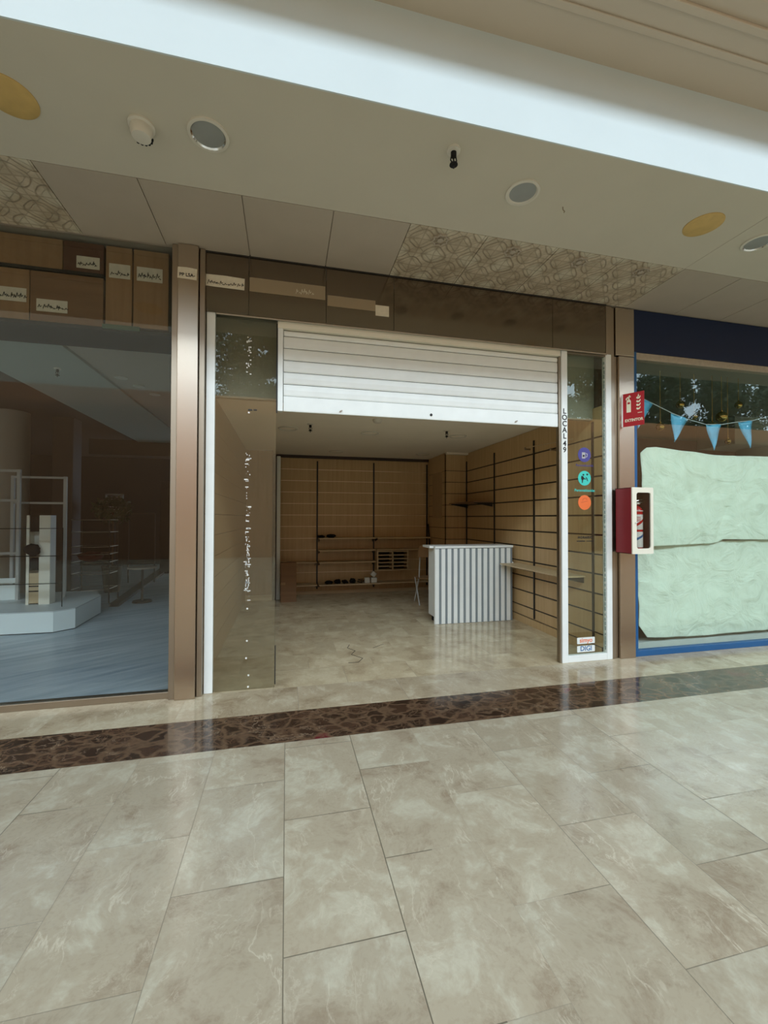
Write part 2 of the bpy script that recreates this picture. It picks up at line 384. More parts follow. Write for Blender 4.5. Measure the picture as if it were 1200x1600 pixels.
def single(name, bm, m, label, cat, group=None, origin=None, **k):
    if origin is None:
        xs = [v.co.x for v in bm.verts]; ys = [v.co.y for v in bm.verts]; zs = [v.co.z for v in bm.verts]
        origin = ((min(xs)+max(xs))/2, (min(ys)+max(ys))/2, min(zs))
    o = obj(name, bm, m, origin=origin, **k); o['label'] = label; o['category'] = cat
    if group: o['group'] = group
    return o
def struct(name, bm, m, **k):
    o = obj(name, bm, m, **k); o['kind'] = 'structure'; return o
def dup(root, loc, label, group=None, rot=None):
    r = root.copy(); C.objects.link(r); r.location = loc; r['label'] = label
    if rot: r.rotation_euler = rot
    if group: r['group'] = group
    for ch in list(root.children):
        c = ch.copy(); C.objects.link(c); c.parent = r
        for g in list(ch.children):
            d = g.copy(); C.objects.link(d); d.parent = c
    return r
def text(name, s, size, m, loc, rot, parent, ext=.001, bold=0, align='CENTER', space=1.0, sx=1.0):
    cu_ = bpy.data.curves.new(name, 'FONT'); cu_.body = s; cu_.size = size; cu_.align_x = align; cu_.align_y = 'CENTER'
    cu_.extrude = ext; cu_.offset = bold; cu_.space_character = space; cu_.resolution_u = 3
    tmp = bpy.data.objects.new('tmp_text', cu_); C.objects.link(tmp)
    dg = bpy.context.evaluated_depsgraph_get(); me = bpy.data.meshes.new_from_object(tmp.evaluated_get(dg))
    bpy.data.objects.remove(tmp); bpy.data.curves.remove(cu_)
    me.name = name; me.materials.clear(); me.materials.append(m)
    M = Matrix.Translation(Vector(loc) - Vector(parent['_o'] if parent else (0,0,0))) @ rot.to_4x4() @ Matrix.Diagonal((sx,1,1,1))
    me.transform(M)
    o = bpy.data.objects.new(name, me); C.objects.link(o)
    if parent is not None: o.parent = parent; o_set(o, parent['_o'])
    return o
FRONT = Matrix(((1,0,0),(0,0,-1),(0,1,0)))      # text facing -y

# ================================================================== SETTING
def quad(bm, *p): bm.faces.new([bm.verts.new(v) for v in p])
bm = bmesh.new(); box(bm, -14, 44, -9, 2.915, -.1, 0); struct('floor', bm, M_floor)
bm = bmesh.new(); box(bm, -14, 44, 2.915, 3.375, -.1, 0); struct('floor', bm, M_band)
bm = bmesh.new(); box(bm, -14, 44, 3.375, 3.845, -.1, 0); struct('floor', bm, M_strip)
bm = bmesh.new(); box(bm, -.83, 3.6, 3.845, 8.5, -.1, 0); struct('floor', bm, M_shopfloor)
bm = bmesh.new(); box(bm, -14, -.83, 3.845, 20, -.1, 0); struct('floor', bm, M_leftfloor)
bm = bmesh.new(); box(bm, 3.6, 44, 3.845, 9.2, -.1, 0); struct('floor', bm, M_strip)
ZC = 3.80
struct('ceiling', B_((-14, 44, 2.252, 3.118, ZC-.004, ZC+.10)), M_plaster)
struct('ceiling', B_((-14, 44, 3.112, 20, ZC+.006, ZC+.10)), M_plain)
# fascia above the soffit edge and the raised ceiling
struct('wall_fascia', B_((-14, 44, 2.243, 2.252, ZC-.004, ZC+.10), (-14, 44, 2.243, 2.40, ZC+.10, 4.40)), M_fascia)
bm = bmesh.new()
prism(bm, [(2.40, 4.362), (1.76, 4.362), (1.74, 4.372), (1.74, 4.66), (1.60, 4.70), (1.60, 5.1), (1.2, 5.16), (1.2, 8.6), (2.40, 8.6)], -14, 44, 'x')
struct('ceiling', bm, M_upper)
for k, (ya, za) in enumerate(((2.02, .012), (1.87, .02))):
    struct('trim_%d' % (k+1), B_((-14, 44, ya-.02, ya+.02, 4.362-za, 4.362)), M_upper, bevel=.005)
# far side of the atrium, behind the viewer
struct('ceiling', B_((-14, 44, -4.3, 1.2, 8.6, 8.8)), M_upper)
struct('wall_back', B_((-14, 44, -9.3, -9, 0, 6.1)), M_flank)
struct('wall_back', B_((-14, -4.2, -9.3, -9, 6.1, 9.6)), M_upper)  # unseen piece added to keep sky reflection out of the left glass
struct('wall_left', B_((-14.2, -14, -9, 20, 0, 8.8)), M_upper)  # unseen side wall, added to close off sky light from the left
struct('wall_right', B_((44, 44.2, -9, 20, 0, 8.8)), M_upper)  # unseen as well, added to shut out sky light on the right

# ---- soffit panels (0.655 wide, 0.70 deep)
def soffit_panel(x0, x1, m, name, label, group):
    bm = bmesh.new(); box(bm, x0+.0035, x1-.0035, 3.121, 3.838, ZC-.006, ZC+.006)
    o = single(name, bm, m, label, 'ceiling panel', group, origin=((x0+x1)/2, 3.48, ZC-.006))
    return o
plain = [(-1.62,-1.00,'plain cream soffit panel nearest the patterned one at far left'),
         (-1.00,-.325,'plain cream soffit panel straight above the left steel pillar'),
         (-.325,.33,'plain cream soffit panel above the left glass pane and shutter guide'),
         (.33,.93,'plain cream soffit panel touching the left end of the patterned run'),
         (3.55,4.213,'plain soffit panel above the navy fascia, touching the patterned run'),
         (4.213,4.86,'plain soffit panel above the navy fascia, second right of the patterned run'),
         (4.86,5.52,'plain soffit panel above the navy fascia at the right photo edge')]
for x0, x1, lb in plain: soffit_panel(x0, x1, M_plain, 'ceiling_panel', lb, 'plain panels of the low soffit')
pat = [(-2.90,-2.26,'patterned soffit panel cut by the left photo edge, second from plain panels'),
       (-2.26,-1.62,'patterned grey cream soffit panel at far left above the cardboard boxes'),
       (.93,1.585,'leftmost of the four patterned soffit panels above the shutter'),
       (1.585,2.24,'second from left of four patterned soffit panels above the shutter'),
       (2.24,2.895,'third from left of four patterned soffit panels above the shutter'),
       (2.895,3.55,'rightmost of the four patterned soffit panels beside the navy fascia')]
for x0, x1, lb in pat:
    o = soffit_panel(x0, x1, M_damask, 'patterned_ceiling_panel', lb, 'patterned panels of the low soffit')
    ox, oy = -.04, -.24
    # eight-pointed relief medallion and its ring
    bm = bmesh.new()
    def star(r1, r2, n=8): return [((r1 if i % 2 == 0 else r2)*math.cos(PI*i/n+PI/8), (r1 if i % 2 == 0 else r2)*math.sin(PI*i/n+PI/8)) for i in range(2*n)]
    so_, si = star(.075, .060), star(.062, .047)
    z0, z1 = -.014, 0
    n = 16
    A = [bm.verts.new((ox+a, oy+b, z0)) for a, b in so_]; Bv = [bm.verts.new((ox+a, oy+b, z0)) for a, b in si]
    A2 = [bm.verts.new((ox+a, oy+b, z1)) for a, b in so_]; B2 = [bm.verts.new((ox+a, oy+b, z1)) for a, b in si]
    for i in range(n):
        j = (i+1) % n
        bm.faces.new((A[i],A[j],Bv[j],Bv[i])); bm.faces.new((A[i],A2[i],A2[j],A[j])); bm.faces.new((Bv[i],Bv[j],B2[j],B2[i]))
    prism(bm, [(ox+a*.5, oy+b*.5) for a, b in star(.06, .04)], z0, z1, 'z')
    me = bpy.data.meshes.new('medallion'); bmesh.ops.recalc_face_normals(bm, faces=bm.faces); bm.to_mesh(me); bm.free(); me.materials.append(M_plain)
    md = bpy.data.objects.new('medallion', me); C.objects.link(md); md.parent = o

# ================================================================== STOREFRONT, CENTRE
YG = 3.86
# partition and shop walls
def boards(bm, axis, a0, a1, c0, c1, zs, gap=.011, shut=()):
    """boards between groove heights zs. axis 'y': wall at x=c0..c1 running y a0..a1; axis 'x': wall at y=c0..c1"""
    for z0, z1 in zip(zs, zs[1:]):
        if axis == 'y': box(bm, c0, c1, a0, a1, z0+gap/2, z1-gap/2)
        else: box(bm, a0, a1, c0, c1, z0+gap/2, z1-gap/2)
ZS = [-.005] + [.03+.2153*k for k in range(1, 12)] + [2.74]
# right wall
bm = bmesh.new(); boards(bm, 'y', 3.93, 7.46, 3.33, 3.345, [0.10]+ZS[1:], .019); struct('wall_right', bm, M_maple)
struct('wall_right', B_((3.343, 3.36, 3.93, 8.6, 0, 2.74)), M_rail)
struct('wall_right', B_((3.36, 3.44, 3.95, 9.2, 0, 3.79)), M_rightwall)
struct('baseboard_right', B_((3.318, 3.345, 3.95, 7.46, 0, .095)), M_maple)
# pillar in the back right corner
bm = bmesh.new(); boards(bm, 'x', 2.90, 3.33, 7.46, 7.475, [0.0]+ZS[1:]); boards(bm, 'y', 7.46, 8.45, 2.90, 2.915, [0.0]+ZS[1:]); struct('wall_pillar', bm, M_maple)
struct('wall_pillar', B_((2.914, 3.34, 7.474, 8.45, 0, 2.735)), M_rail)
# back wall
ZB = [0, .20, .427, .645, .872, 1.10, 1.335, 1.56, 1.785, 2.01, 2.235, 2.46, 2.74]
bm = bmesh.new()
boards(bm, 'x', -.25, 2.90, 8.45, 8.465, ZB, .009)
struct('wall_back', bm, M_maple)
struct('wall_back', B_((-.30, 3.0, 8.463, 8.5, 0, 2.74)), M_alu)
struct('trim_7', B_(*[(a, b, 8.4475, 8.451, z-.0055, z+.0055) for z in ZB[1:-1] for a, b in ((-.10, .57), (.61, 1.71), (1.76, 2.32))]), M_alu)  # pale strips where the grooves glint, reflected light put into their colour
struct('baseboard_back', B_((-.25, 2.90, 8.43, 8.452, 0, .06)), M_shelf)
# back left return wall and partition towards the neighbouring shop
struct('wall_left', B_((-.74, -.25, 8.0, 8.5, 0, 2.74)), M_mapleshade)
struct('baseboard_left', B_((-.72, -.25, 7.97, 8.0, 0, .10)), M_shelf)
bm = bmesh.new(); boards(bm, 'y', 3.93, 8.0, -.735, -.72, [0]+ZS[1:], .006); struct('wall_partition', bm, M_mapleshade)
struct('wall_partition', B_((-.83, -.733, 3.90, 12, 0, 3.79)), M_leftwall)
struct('ceiling', B_((-.735, 3.35, 4.10, 8.5, 2.735, 2.80)), M_shopceil)
struct('wall_bulkhead', B_((-.735, 3.35, 4.06, 4.12, 2.60, 3.79)), M_bulk)
struct('trim_3', B_((-.25, 2.9, 8.40, 8.45, 2.68, 2.735)), M_leftwall, bevel=.004)
struct('ceiling', B_((2.90, 3.33, 7.38, 7.46, 2.70, 2.735)), M_shopceil)
struct('door_1', B_((-.255, -.185, 7.96, 8.02, 0, 2.66)), M_leftwall, bevel=.004)
o = struct('trim_4', B_((-.185, -.115, 7.98, 8.03, 0, 2.64)), M_whiteflat, bevel=.01)

# header: polished metal panels above the opening
H = thing('header_panel', 'dark bronze mirror header spanning above shutter and left glass pane', 'header', (1.3, 3.85, 3.27))
hx = [-.70, -.335, .34, .98, 2.68, 3.325]
for a, b in zip(hx, hx[1:]): obj('mirror_sheet', B_((a+.002, b-.002, 3.848, 3.856, 3.275, 3.806)), M_header, H)
obj('top_bead', B_((-.70, 3.325, 3.832, 3.848, 3.788, 3.806)), M_rail, H, bevel=.003)
bm = bmesh.new(); tube(bm, [(-.60, 3.838, 3.262), (3.325, 3.838, 3.262)], .010, 12); obj('lower_bead', bm, M_steel2, H, smooth=True)
obj('shutter_housing', B_((-.087, 2.78, 3.862, 4.05, 3.203, 3.27)), M_cream, H)

# steel pillars
P = thing('steel_pillar', 'brushed steel pillar between dark left shop window and white post', 'pillar', (-.81, 3.8, 0))
obj('face_panel', B_((-.895, -.735, 3.775, 3.87, 0, 3.79)), M_steel, P, bevel=.004)
obj('edge_strip', B_((-.945, -.899, 3.80, 3.87, 0, 3.79)), M_steel2, P, bevel=.003)
obj('edge_strip', B_((-.731, -.688, 3.81, 3.87, 0, 3.79)), M_steel2, P, bevel=.003)
P = thing('steel_pillar', 'brushed steel pillar behind the extinguisher sign and red cabinet', 'pillar', (3.56, 3.84, 0))
obj('face_panel', B_((3.49, 3.683, 3.845, 3.93, 0, 3.26)), M_steel, P, bevel=.004)
obj('edge_strip', B_((3.405, 3.445, 3.865, 3.93, 0, 3.79)), M_steel2, P, bevel=.003)
obj('edge_strip', B_((3.449, 3.486, 3.875, 3.93, 0, 3.26)), M_steel2, P, bevel=.003)
obj('upper_panel', B_((3.452, 3.69, 3.85, 3.93, 3.268, 3.79)), M_steel, P, bevel=.004)
obj('corner_post', B_((3.33, 3.40, 3.85, 3.93, 3.27, 3.79)), M_steel2, P, bevel=.003)

# left white post and the fixed pane
single('white_post', B_((-.682, -.612, 3.862, 3.91, 0, 3.36)), M_white, 'slim white metal post beside the left steel pillar', 'post', bevel=.003)
Pn = thing('fixed_window', 'tall clear fixed glass pane left of the shutter opening', 'window', (-.35, YG+.02, 0))
obj('pane', B_((-.61, -.098, 3.872, 3.880, .004, 3.245)), M_glassP, Pn)
obj('gasket', B_((-.098, -.088, 3.868, 3.886, 2.44, 3.24)), M_dark, Pn); obj('gasket', B_((-.098, -.090, 3.868, 3.884, .03, .37)), M_dark, Pn)
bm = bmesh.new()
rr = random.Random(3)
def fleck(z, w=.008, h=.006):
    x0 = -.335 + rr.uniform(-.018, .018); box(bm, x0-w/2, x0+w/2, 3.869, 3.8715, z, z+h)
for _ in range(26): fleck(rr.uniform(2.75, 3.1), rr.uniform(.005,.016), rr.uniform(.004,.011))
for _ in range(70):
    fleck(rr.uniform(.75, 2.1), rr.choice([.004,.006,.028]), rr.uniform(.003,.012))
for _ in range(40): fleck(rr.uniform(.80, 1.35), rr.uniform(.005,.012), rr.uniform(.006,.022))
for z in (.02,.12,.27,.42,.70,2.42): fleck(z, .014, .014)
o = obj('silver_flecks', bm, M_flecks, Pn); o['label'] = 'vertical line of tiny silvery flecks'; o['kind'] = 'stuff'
bm = bmesh.new(); box(bm, -.337, -.300, 3.866, 3.872, 2.446, 2.456); box(bm, -.292, -.262, 3.866, 3.872, 2.448, 2.457); obj('clip', bm, M_dark, Pn)

# shutter
Sh = thing('roller_shutter', 'white slatted roller shutter pulled half down over the opening', 'shutter', (1.36, 3.9, 2.46))
zs = [2.463, 2.603, 2.712, 2.821, 2.930, 3.039, 3.148, 3.20]
for i, (a, b) in enumerate(zip(zs, zs[1:])):
    bm = bmesh.new(); h = b-a-.004
    if i == 0: prof = [(3.893, a), (3.890, a+.01), (3.890, b-.006), (3.896, b-.003), (3.91, b-.003), (3.91, a)]
    else: prof = [(3.900, a+.001), (3.894, a+.012), (3.892, a+h*.5), (3.894, b-.014), (3.901, b-.004), (3.91, b-.004), (3.91, a+.001)]
    prism(bm, prof, -.035, 2.768, 'x')
    obj('bottom_bar' if i == 0 else 'slat', bm, M_white, Sh)
obj('slat_joint', B_((-.035, 2.768, 3.905, 3.912, 2.47, 3.20)), M_dark, Sh)
for xx, zz in ((.481, 2.490), (2.279, 2.492)):
    bm = bmesh.new(); cyl(bm, (xx-.012, 3.885, zz-.008), (xx+.014, 3.880, zz+.008), .005, .005, 10); cyl(bm, (xx, 3.893, zz), (xx, 3.882, zz), .008, .008, 12); obj('latch', bm, M_steel2, Sh)
bm = bmesh.new(); cyl(bm, (1.366, 3.892, 2.508), (1.366, 3.884, 2.508), .013, .013, 20); obj('lock', bm, M_dark, Sh)
single('shutter_guide', B_((-.086, -.040, 3.872, 3.925, 2.458, 3.235)), M_white, 'short white vertical guide at the left end of the shutter', 'guide rail', bevel=.003)
single('shutter_guide', B_((2.772, 2.792, 3.875, 3.925, 0, 3.20)), M_steel2, 'full height thin steel guide at the right end of the shutter', 'guide rail', bevel=.002)

# sidelight window with its white frame
SL = thing('sidelight_window', 'narrow white framed side window right of the shutter', 'window', (3.1, 3.87, 0))
obj('left_post', B_((2.793, 2.862, 3.86, 3.92, 0, 3.27)), M_white, SL, bevel=.003)
obj('right_post', B_((3.335, 3.402, 3.86, 3.92, 0, 3.27)), M_white, SL, bevel=.003)
obj('bottom_rail', B_((2.862, 3.335, 3.862, 3.918, 0, .068)), M_white, SL, bevel=.003)
obj('top_rail', B_((2.862, 3.335, 3.866, 3.915, 3.245, 3.27)), M_steel2, SL, bevel=.002)
obj('pane', B_((2.862, 3.335, 3.887, 3.894, .068, 3.245)), M_glass, SL)
bm = bmesh.new()
for i in range(60): z = .1+i*.052; box(bm, 3.322+rr.uniform(0,.006), 3.335, 3.880, 3.886, z, z+rr.uniform(.02,.052))
obj('sealant', bm, mat('sealant', rgb(120,136,128), .6), SL)
# LOCAL 49
for i, ch in enumerate('LOCAL49'):
    text('door_letter', ch, .078, M_ink, (2.826, 3.8592, 2.622 - i*.0655 - (.012 if i > 4 else 0)), FRONT, SL, .0008, .0015)
# decals on the pane
YD = 3.884
def decal(cz, m, label, cx=3.083, r=.078):
    t = thing('round_sticker', label, 'sticker', (cx, YD, cz-r), 'round stickers on the side window')
    bm = bmesh.new(); prism(bm, disc_pts(cx, cz, r), YD, YD+.0025); obj('disc', bm, m, t)
    return t
t = decal(2.180, M_purple, 'dark purple round sticker with a white mug drawing')
bm = bmesh.new(); prism(bm, [(3.052,2.14),(3.052,2.205),(3.092,2.205),(3.092,2.14)], YD-.0015, YD)
prism(bm, [(3.098,2.150),(3.118,2.160),(3.122,2.19),(3.098,2.20),(3.098,2.193),(3.114,2.185),(3.112,2.167),(3.098,2.158)], YD-.0015, YD)
obj('mug_drawing', bm, mat('decal_grey', rgb(176,172,168), .6), t)
bm = bmesh.new(); prism(bm, disc_pts(3.072, 2.168, .012, 12), YD-.003, YD-.0015); obj('mug_print', bm, M_ink, t)
text('caption', 'Personalización', .036, M_purple, (3.085, YD, 2.066), FRONT, t, .0008, 0, sx=.95)
t = decal(1.930, M_turq, 'turquoise round sticker with a black figure and heart')
bm = bmesh.new(); prism(bm, disc_pts(3.068, 1.966, .010, 14), YD-.002, YD)
prism(bm, [(3.045,1.955),(3.066,1.95),(3.078,1.93),(3.10,1.925),(3.10,1.917),(3.074,1.92),(3.062,1.905),(3.06,1.88),(3.05,1.88),(3.05,1.905),(3.04,1.93)], YD-.002, YD)
prism(bm, [(3.092,1.945),(3.112,1.935),(3.125,1.90),(3.116,1.90),(3.105,1.928)], YD-.002, YD)
prism(bm, [(3.115,1.958),(3.103,1.972),(3.109,1.981),(3.116,1.975),(3.123,1.981),(3.129,1.972)], YD-.002, YD)
obj('figure_drawing', bm, M_ink, t)
text('caption', 'Personalización', .040, M_turq, (3.085, YD, 1.800), FRONT, t, .0008, .0005)
t = decal(1.672, M_orange, 'orange round sticker with a faint cap drawing')
bm = bmesh.new(); prism(bm, [(3.04,1.676),(3.12,1.69),(3.12,1.684),(3.04,1.668)], YD-.0015, YD)
prism(bm, [(3.055,1.690),(3.062,1.712),(3.085,1.722),(3.108,1.714),(3.116,1.698),(3.110,1.698),(3.104,1.708),(3.085,1.715),(3.066,1.706),(3.061,1.690)], YD-.0015, YD)
obj('cap_drawing', bm, M_orange2, t)
t = thing('hours_lettering', 'small black lettering on the side window below the orange sticker', 'lettering', (3.09, YD, 1.24))
text('word', 'HORARIO', .034, M_ink, (3.088, YD, 1.300), FRONT, t, .0008, .0012, space=1.25)
obj('small_line', B_((2.985, 3.085, YD-.001, YD, 1.257, 1.267)), M_ink, t); obj('small_line', B_((3.10, 3.195, YD-.001, YD, 1.258, 1.265)), M_ink, t)
def rsticker(z, s, m, lb, size):
    t = thing('small_sticker', lb, 'sticker', (3.09, YD, z-.034))
    pts = []
    for cx, cz, a in ((.10,.026,0),(-.10,.026,90),(-.10,-.026,180),(.10,-.026,270)):
        for k in range(4): pts.append((3.092+cx+.007*math.cos(math.radians(a+30*k)), z+cz+.007*math.sin(math.radians(a+30*k))))
    bm = bmesh.new(); prism(bm, pts, YD, YD+.0025); obj('backing', bm, M_whiteflat, t)
    text('word', s, size, m, (3.092, YD-.0005, z+.002), FRONT, t, .0008, .0010)
rsticker(.212, 'simyo', M_orange, 'small white rectangular sticker with orange lowercase word', .066)
rsticker(.125, 'DIGI', M_digiblue, 'small white rectangular sticker with blue capital word, lower one', .072)

# ================================================================== PAINTED HEADER REFLECTIONS, BOXES UP IN THE GLAZING
def scribble(bm, x0, x1, z0, z1, y, n, seed):
    r = random.Random(seed); x = x0
    while x < x1:
        h = r.uniform(.3, 1)*(z1-z0); w = r.uniform(.010, .022)
        p = [(x, y, z0+r.uniform(0,.012)), (x+w*.5, y, z0+h), (x+w*.8, y, z0+h*.4), (x+w*1.4, y, z0+h*.7)]
        tube(bm, p, .0022, 5); x += w*r.uniform(1.1, 1.9)
def painted_reflection(name, x0, x1, z0, z1, y, label, word=None, seed=1, tilt=0, parent=None, dens=True):  # flat sheets standing in for ceiling tiles mirrored in the header
    t = thing(name, label, 'painted reflection', ((x0+x1)/2, y, z0), 'painted ceiling reflections in a row under the soffit')
    bm = bmesh.new(); prism(bm, [(x0, z0+.004), (x0+.004, z1-.003), ((x0+x1)/2, z1), (x1, z1-.006-tilt), (x1-.003, z0-tilt), ((x0+x1)/2, z0+.002)], y-.001, y); obj('sheet', bm, M_paper, t)
    if word: text('handwriting', word, .038, M_ink, ((x0+x1)/2, y-.002, z0+.035), FRONT, t, .0008, .0008)
    elif dens:
        bm = bmesh.new(); scribble(bm, x0+.015, x1-.02, z0+.02, z0+(z1-z0)*.55, y-.002, 8, seed); obj('handwriting', bm, M_ink, t)
painted_reflection('painted_reflection', -.898, -.745, 3.492, 3.592, 3.773, 'white painted reflection reading PP LSA on top of the left steel pillar', 'PP LSA-')
painted_reflection('painted_reflection', -.690, -.37, 3.492, 3.60, 3.846, 'long painted reflection on header just right of the steel pillar', seed=2)
M_reflection = mat('brown_reflection', rgb(150,134,108), .5)  # brown of the mirrored ceiling put into a strip colour
o = single('reflection_strip', B_((-.33, .332, 3.8445, 3.8465, 3.490, 3.615)), M_reflection, 'faded brown painted reflection along header above the left glass pane', 'paper strip')
bm = bmesh.new(); scribble(bm, .07, .22, 3.515, 3.585, 3.843, 5, 9)
t = obj('handwriting', bm, M_paper, o)
o = single('reflection_strip', B_((.352, .80, 3.8445, 3.8465, 3.44, 3.54)), M_reflection, 'faded brown painted reflection along header above the shutter left half', 'paper strip')
o = single('painted_reflection', B_((.80, .93, 3.842, 3.8465, 3.40, 3.50)), M_paper, 'pale small painted reflection at right end of the faded header strips', 'painted reflection')

# boxes behind the top of the left shop window
single('high_shelf', B_((-6, -.84, 3.93, 4.36, 3.06, 3.09)), M_leftdark, 'long dark shelf carrying cardboard boxes high in left shop window', 'shelf')
def carton(x0, x1, z0, z1, m, label, y0=3.90, lab=None, seed=1):
    t = thing('cardboard_box', label, 'box', ((x0+x1)/2, y0+.2, z0), 'cardboard boxes stacked high in the left shop window')
    obj('carton', B_((x0+.003, x1-.003, y0+.03, y0+.42, z0+.001, z1-.002)), m, t, bevel=.004)
    obj('flap', B_((x0+.006, x1-.006, y0+.026, y0+.03, z1-.05, z1-.006)), m, t)
    if lab:
        a, b, c_, d = lab
        l = obj('label_sheet', B_((a, b, y0+.024, y0+.0262, c_, d)), M_paper, t); l['label'] = 'white paper label with black handwriting'
        bm = bmesh.new(); scribble(bm, a+.012, b-.015, c_+.02, c_+(d-c_)*.65, y0+.022, 5, seed); obj('handwriting', bm, M_ink, l)
carton(-2.70,-2.03, 3.09,3.50, M_card, 'cardboard box with scribbled label at left photo edge, lower row', lab=(-2.30,-2.05,3.23,3.34), seed=4)
carton(-2.03,-1.50, 3.09,3.50, M_card2, 'cardboard box with blank label, lower row beside the tall cartons', lab=(-1.98,-1.76,3.17,3.27), seed=5)
carton(-2.70,-1.80, 3.53,3.78, M_card, 'wide cardboard box at left photo edge, upper row', seed=6)
carton(-1.80,-1.50, 3.53,3.78, mat('carton_dark', rgb(96,62,42), .85), 'dark brown box with outlined label, upper row', lab=(-1.70,-1.53,3.56,3.66), seed=7)
carton(-1.49,-1.285, 3.11,3.78, M_card, 'tall narrow carton with label, second left of steel pillar', lab=(-1.46,-1.30,3.51,3.63), seed=8)
carton(-1.28,-1.00, 3.11,3.78, M_card, 'tall narrow carton with label, touching the left steel pillar', lab=(-1.25,-1.05,3.51,3.63), seed=10)
single('divider_board', B_((-2.70, -1.50, 3.92, 4.30, 3.503, 3.527)), M_rail, 'dark thin board between the two rows of cardboard boxes', 'board')
single('green_folder', B_((-1.50, -1.22, 3.905, 3.928, 3.075, 3.108)), mat('folder_green', rgb(70,92,66), .6), 'dark green flat folder edge below the tall cartons', 'folder')

# ================================================================== LEFT SHOP
LW = thing('shop_window', 'large dark glass window of the left shop', 'window', (-3, 3.87, 0))
obj('pane', B_((-9, -.948, 3.858, 3.866, .055, 3.79)), M_glassL, LW)
obj('sill', B_((-9, -.945, 3.83, 3.90, 0, .055)), M_steel2, LW, bevel=.003)
# interior shell
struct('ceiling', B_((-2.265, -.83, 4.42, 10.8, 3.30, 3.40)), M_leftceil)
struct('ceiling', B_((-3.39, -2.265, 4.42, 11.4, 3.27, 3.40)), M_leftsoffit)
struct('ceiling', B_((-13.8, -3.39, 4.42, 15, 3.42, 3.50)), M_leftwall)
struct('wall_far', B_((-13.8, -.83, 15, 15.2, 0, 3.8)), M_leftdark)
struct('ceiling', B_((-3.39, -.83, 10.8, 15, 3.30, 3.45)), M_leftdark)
struct('trim_5', B_((-4.4, -.83, 10.85, 11.0, 2.95, 3.30)), M_leftwall)
# display plinth
PL = thing('display_platform', 'low white display platform with angled corner in left shop', 'platform', (-4, 7, 0))
out = [(-6.5,6.32),(-2.95,6.32),(-2.775,6.50),(-2.83,7.45),(-3.1,7.95),(-6.5,7.95)]
bm = bmesh.new(); prism(bm, out, .012, .268, 'z'); obj('base', bm, M_plinth, PL)
bm = bmesh.new(); prism(bm, out, .268, .282, 'z'); obj('top', bm, M_plinthtop, PL)
bm = bmesh.new(); prism(bm, [(a+.02 if a < -6 else a-.01, b+.015 if b < 7 else b-.02) for a, b in out], 0, .012, 'z'); obj('shadow_gap', bm, M_hole, PL)
single('round_column', (lambda b: (cyl(b, (-4.9, 9, 0), (-4.9, 9, 3.42), .27, .27, 32), b)[1])(bmesh.new()), M_leftceil, 'tall grey round column behind the white frames in left shop', 'column', smooth=True)
single('square_column', B_((-4.35, -4.0, 9.2, 9.55, 0, 3.42)), M_leftwall, 'brown square column right of the grey round one in left shop', 'column', bevel=.01)
# white display frames
F = thing('ladder_rack', 'white ladder-like display frame at the left photo edge', 'display frame', (-4.2, 7.3, .282))
for xx in (-4.65, -3.87): obj('post', B_((xx-.02, xx+.02, 7.28, 7.32, .282, 2.21)), M_whiteframe, F)
for zz in (2.19, 1.75, .97): obj('rail', B_((-4.65, -3.87, 7.285, 7.315, zz-.018, zz+.018)), M_whiteframe, F)
obj('back_board', B_((-4.65, -3.90, 7.33, 7.34, .282, .60)), M_plinth, F)
F = thing('ladder_rack', 'white ladder-like display frame behind the cream stand', 'display frame', (-3.5, 7.4, .282))
for xx in (-4.02, -3.33): obj('post', B_((xx-.02, xx+.02, 7.42, 7.46, .282, 2.13)), M_whiteframe, F)
for zz in (2.11, 1.72): obj('rail', B_((-4.02, -3.33, 7.425, 7.455, zz-.015, zz+.015)), M_whiteframe, F)
D = thing('display_stand', 'cream upright display stand on the white platform', 'display stand', (-3.38, 6.9, .282))
obj('side_panel', B_((-3.535, -3.50, 6.85, 7.0, .282, 1.53)), M_cream, D)
obj('side_panel', B_((-3.38, -3.245, 6.85, 7.0, .282, 1.53)), M_cream, D)
obj('back_panel', B_((-3.50, -3.38, 6.97, 7.0, .282, 1.53)), M_whiteflat, D)
obj('drawer_front', B_((-3.50, -3.38, 6.86, 6.88, .30, .72)), M_shelf, D)
obj('slot', B_((-3.50, -3.38, 6.852, 6.862, .46, .475)), M_hole, D); obj('slot', B_((-3.50, -3.38, 6.852, 6.862, .53, .545)), M_hole, D)
for z0, z1, lb in ((1.30,1.53,'black product box in top slot of the cream stand'),(.76,.93,'black product box in middle slot of the cream stand')):
    single('product_box', B_((-3.495, -3.385, 6.86, 6.95, z0, z1)), M_black, lb, 'box')
bm = bmesh.new(); bmesh.ops.create_icosphere(bm, subdivisions=3, radius=.1)
for v in bm.verts: v.co *= 1+.4*noise.noise(v.co*14); v.co.z *= .8; v.co.y *= .42; v.co.x += -3.43; v.co.y += 6.81; v.co.z += 1.05
single('dark_toy', bm, M_black, 'dark crumpled item hanging at the middle of the cream stand', 'item', smooth=True)
G = thing('glass_shelf_unit', 'three clear glass shelves with dark edges above the platform', 'shelf unit', (-4, 6.5, .282))
for zz in (1.352, .985, .618):
    s_ = obj('glass_shelf', B_((-5.2, -2.98, 6.50, 6.62, zz-.004, zz+.004)), M_lensglass, G)
    obj('dark_edge', B_((-5.2, -2.98, 6.492, 6.50, zz-.005, zz+.005)), M_hole, s_)
obj('post', B_((-5.22, -5.2, 6.49, 6.62, .282, 1.5)), M_chrome, G); obj('post', B_((-2.99, -2.982, 6.61, 6.62, .282, 1.36)), M_hole, G)
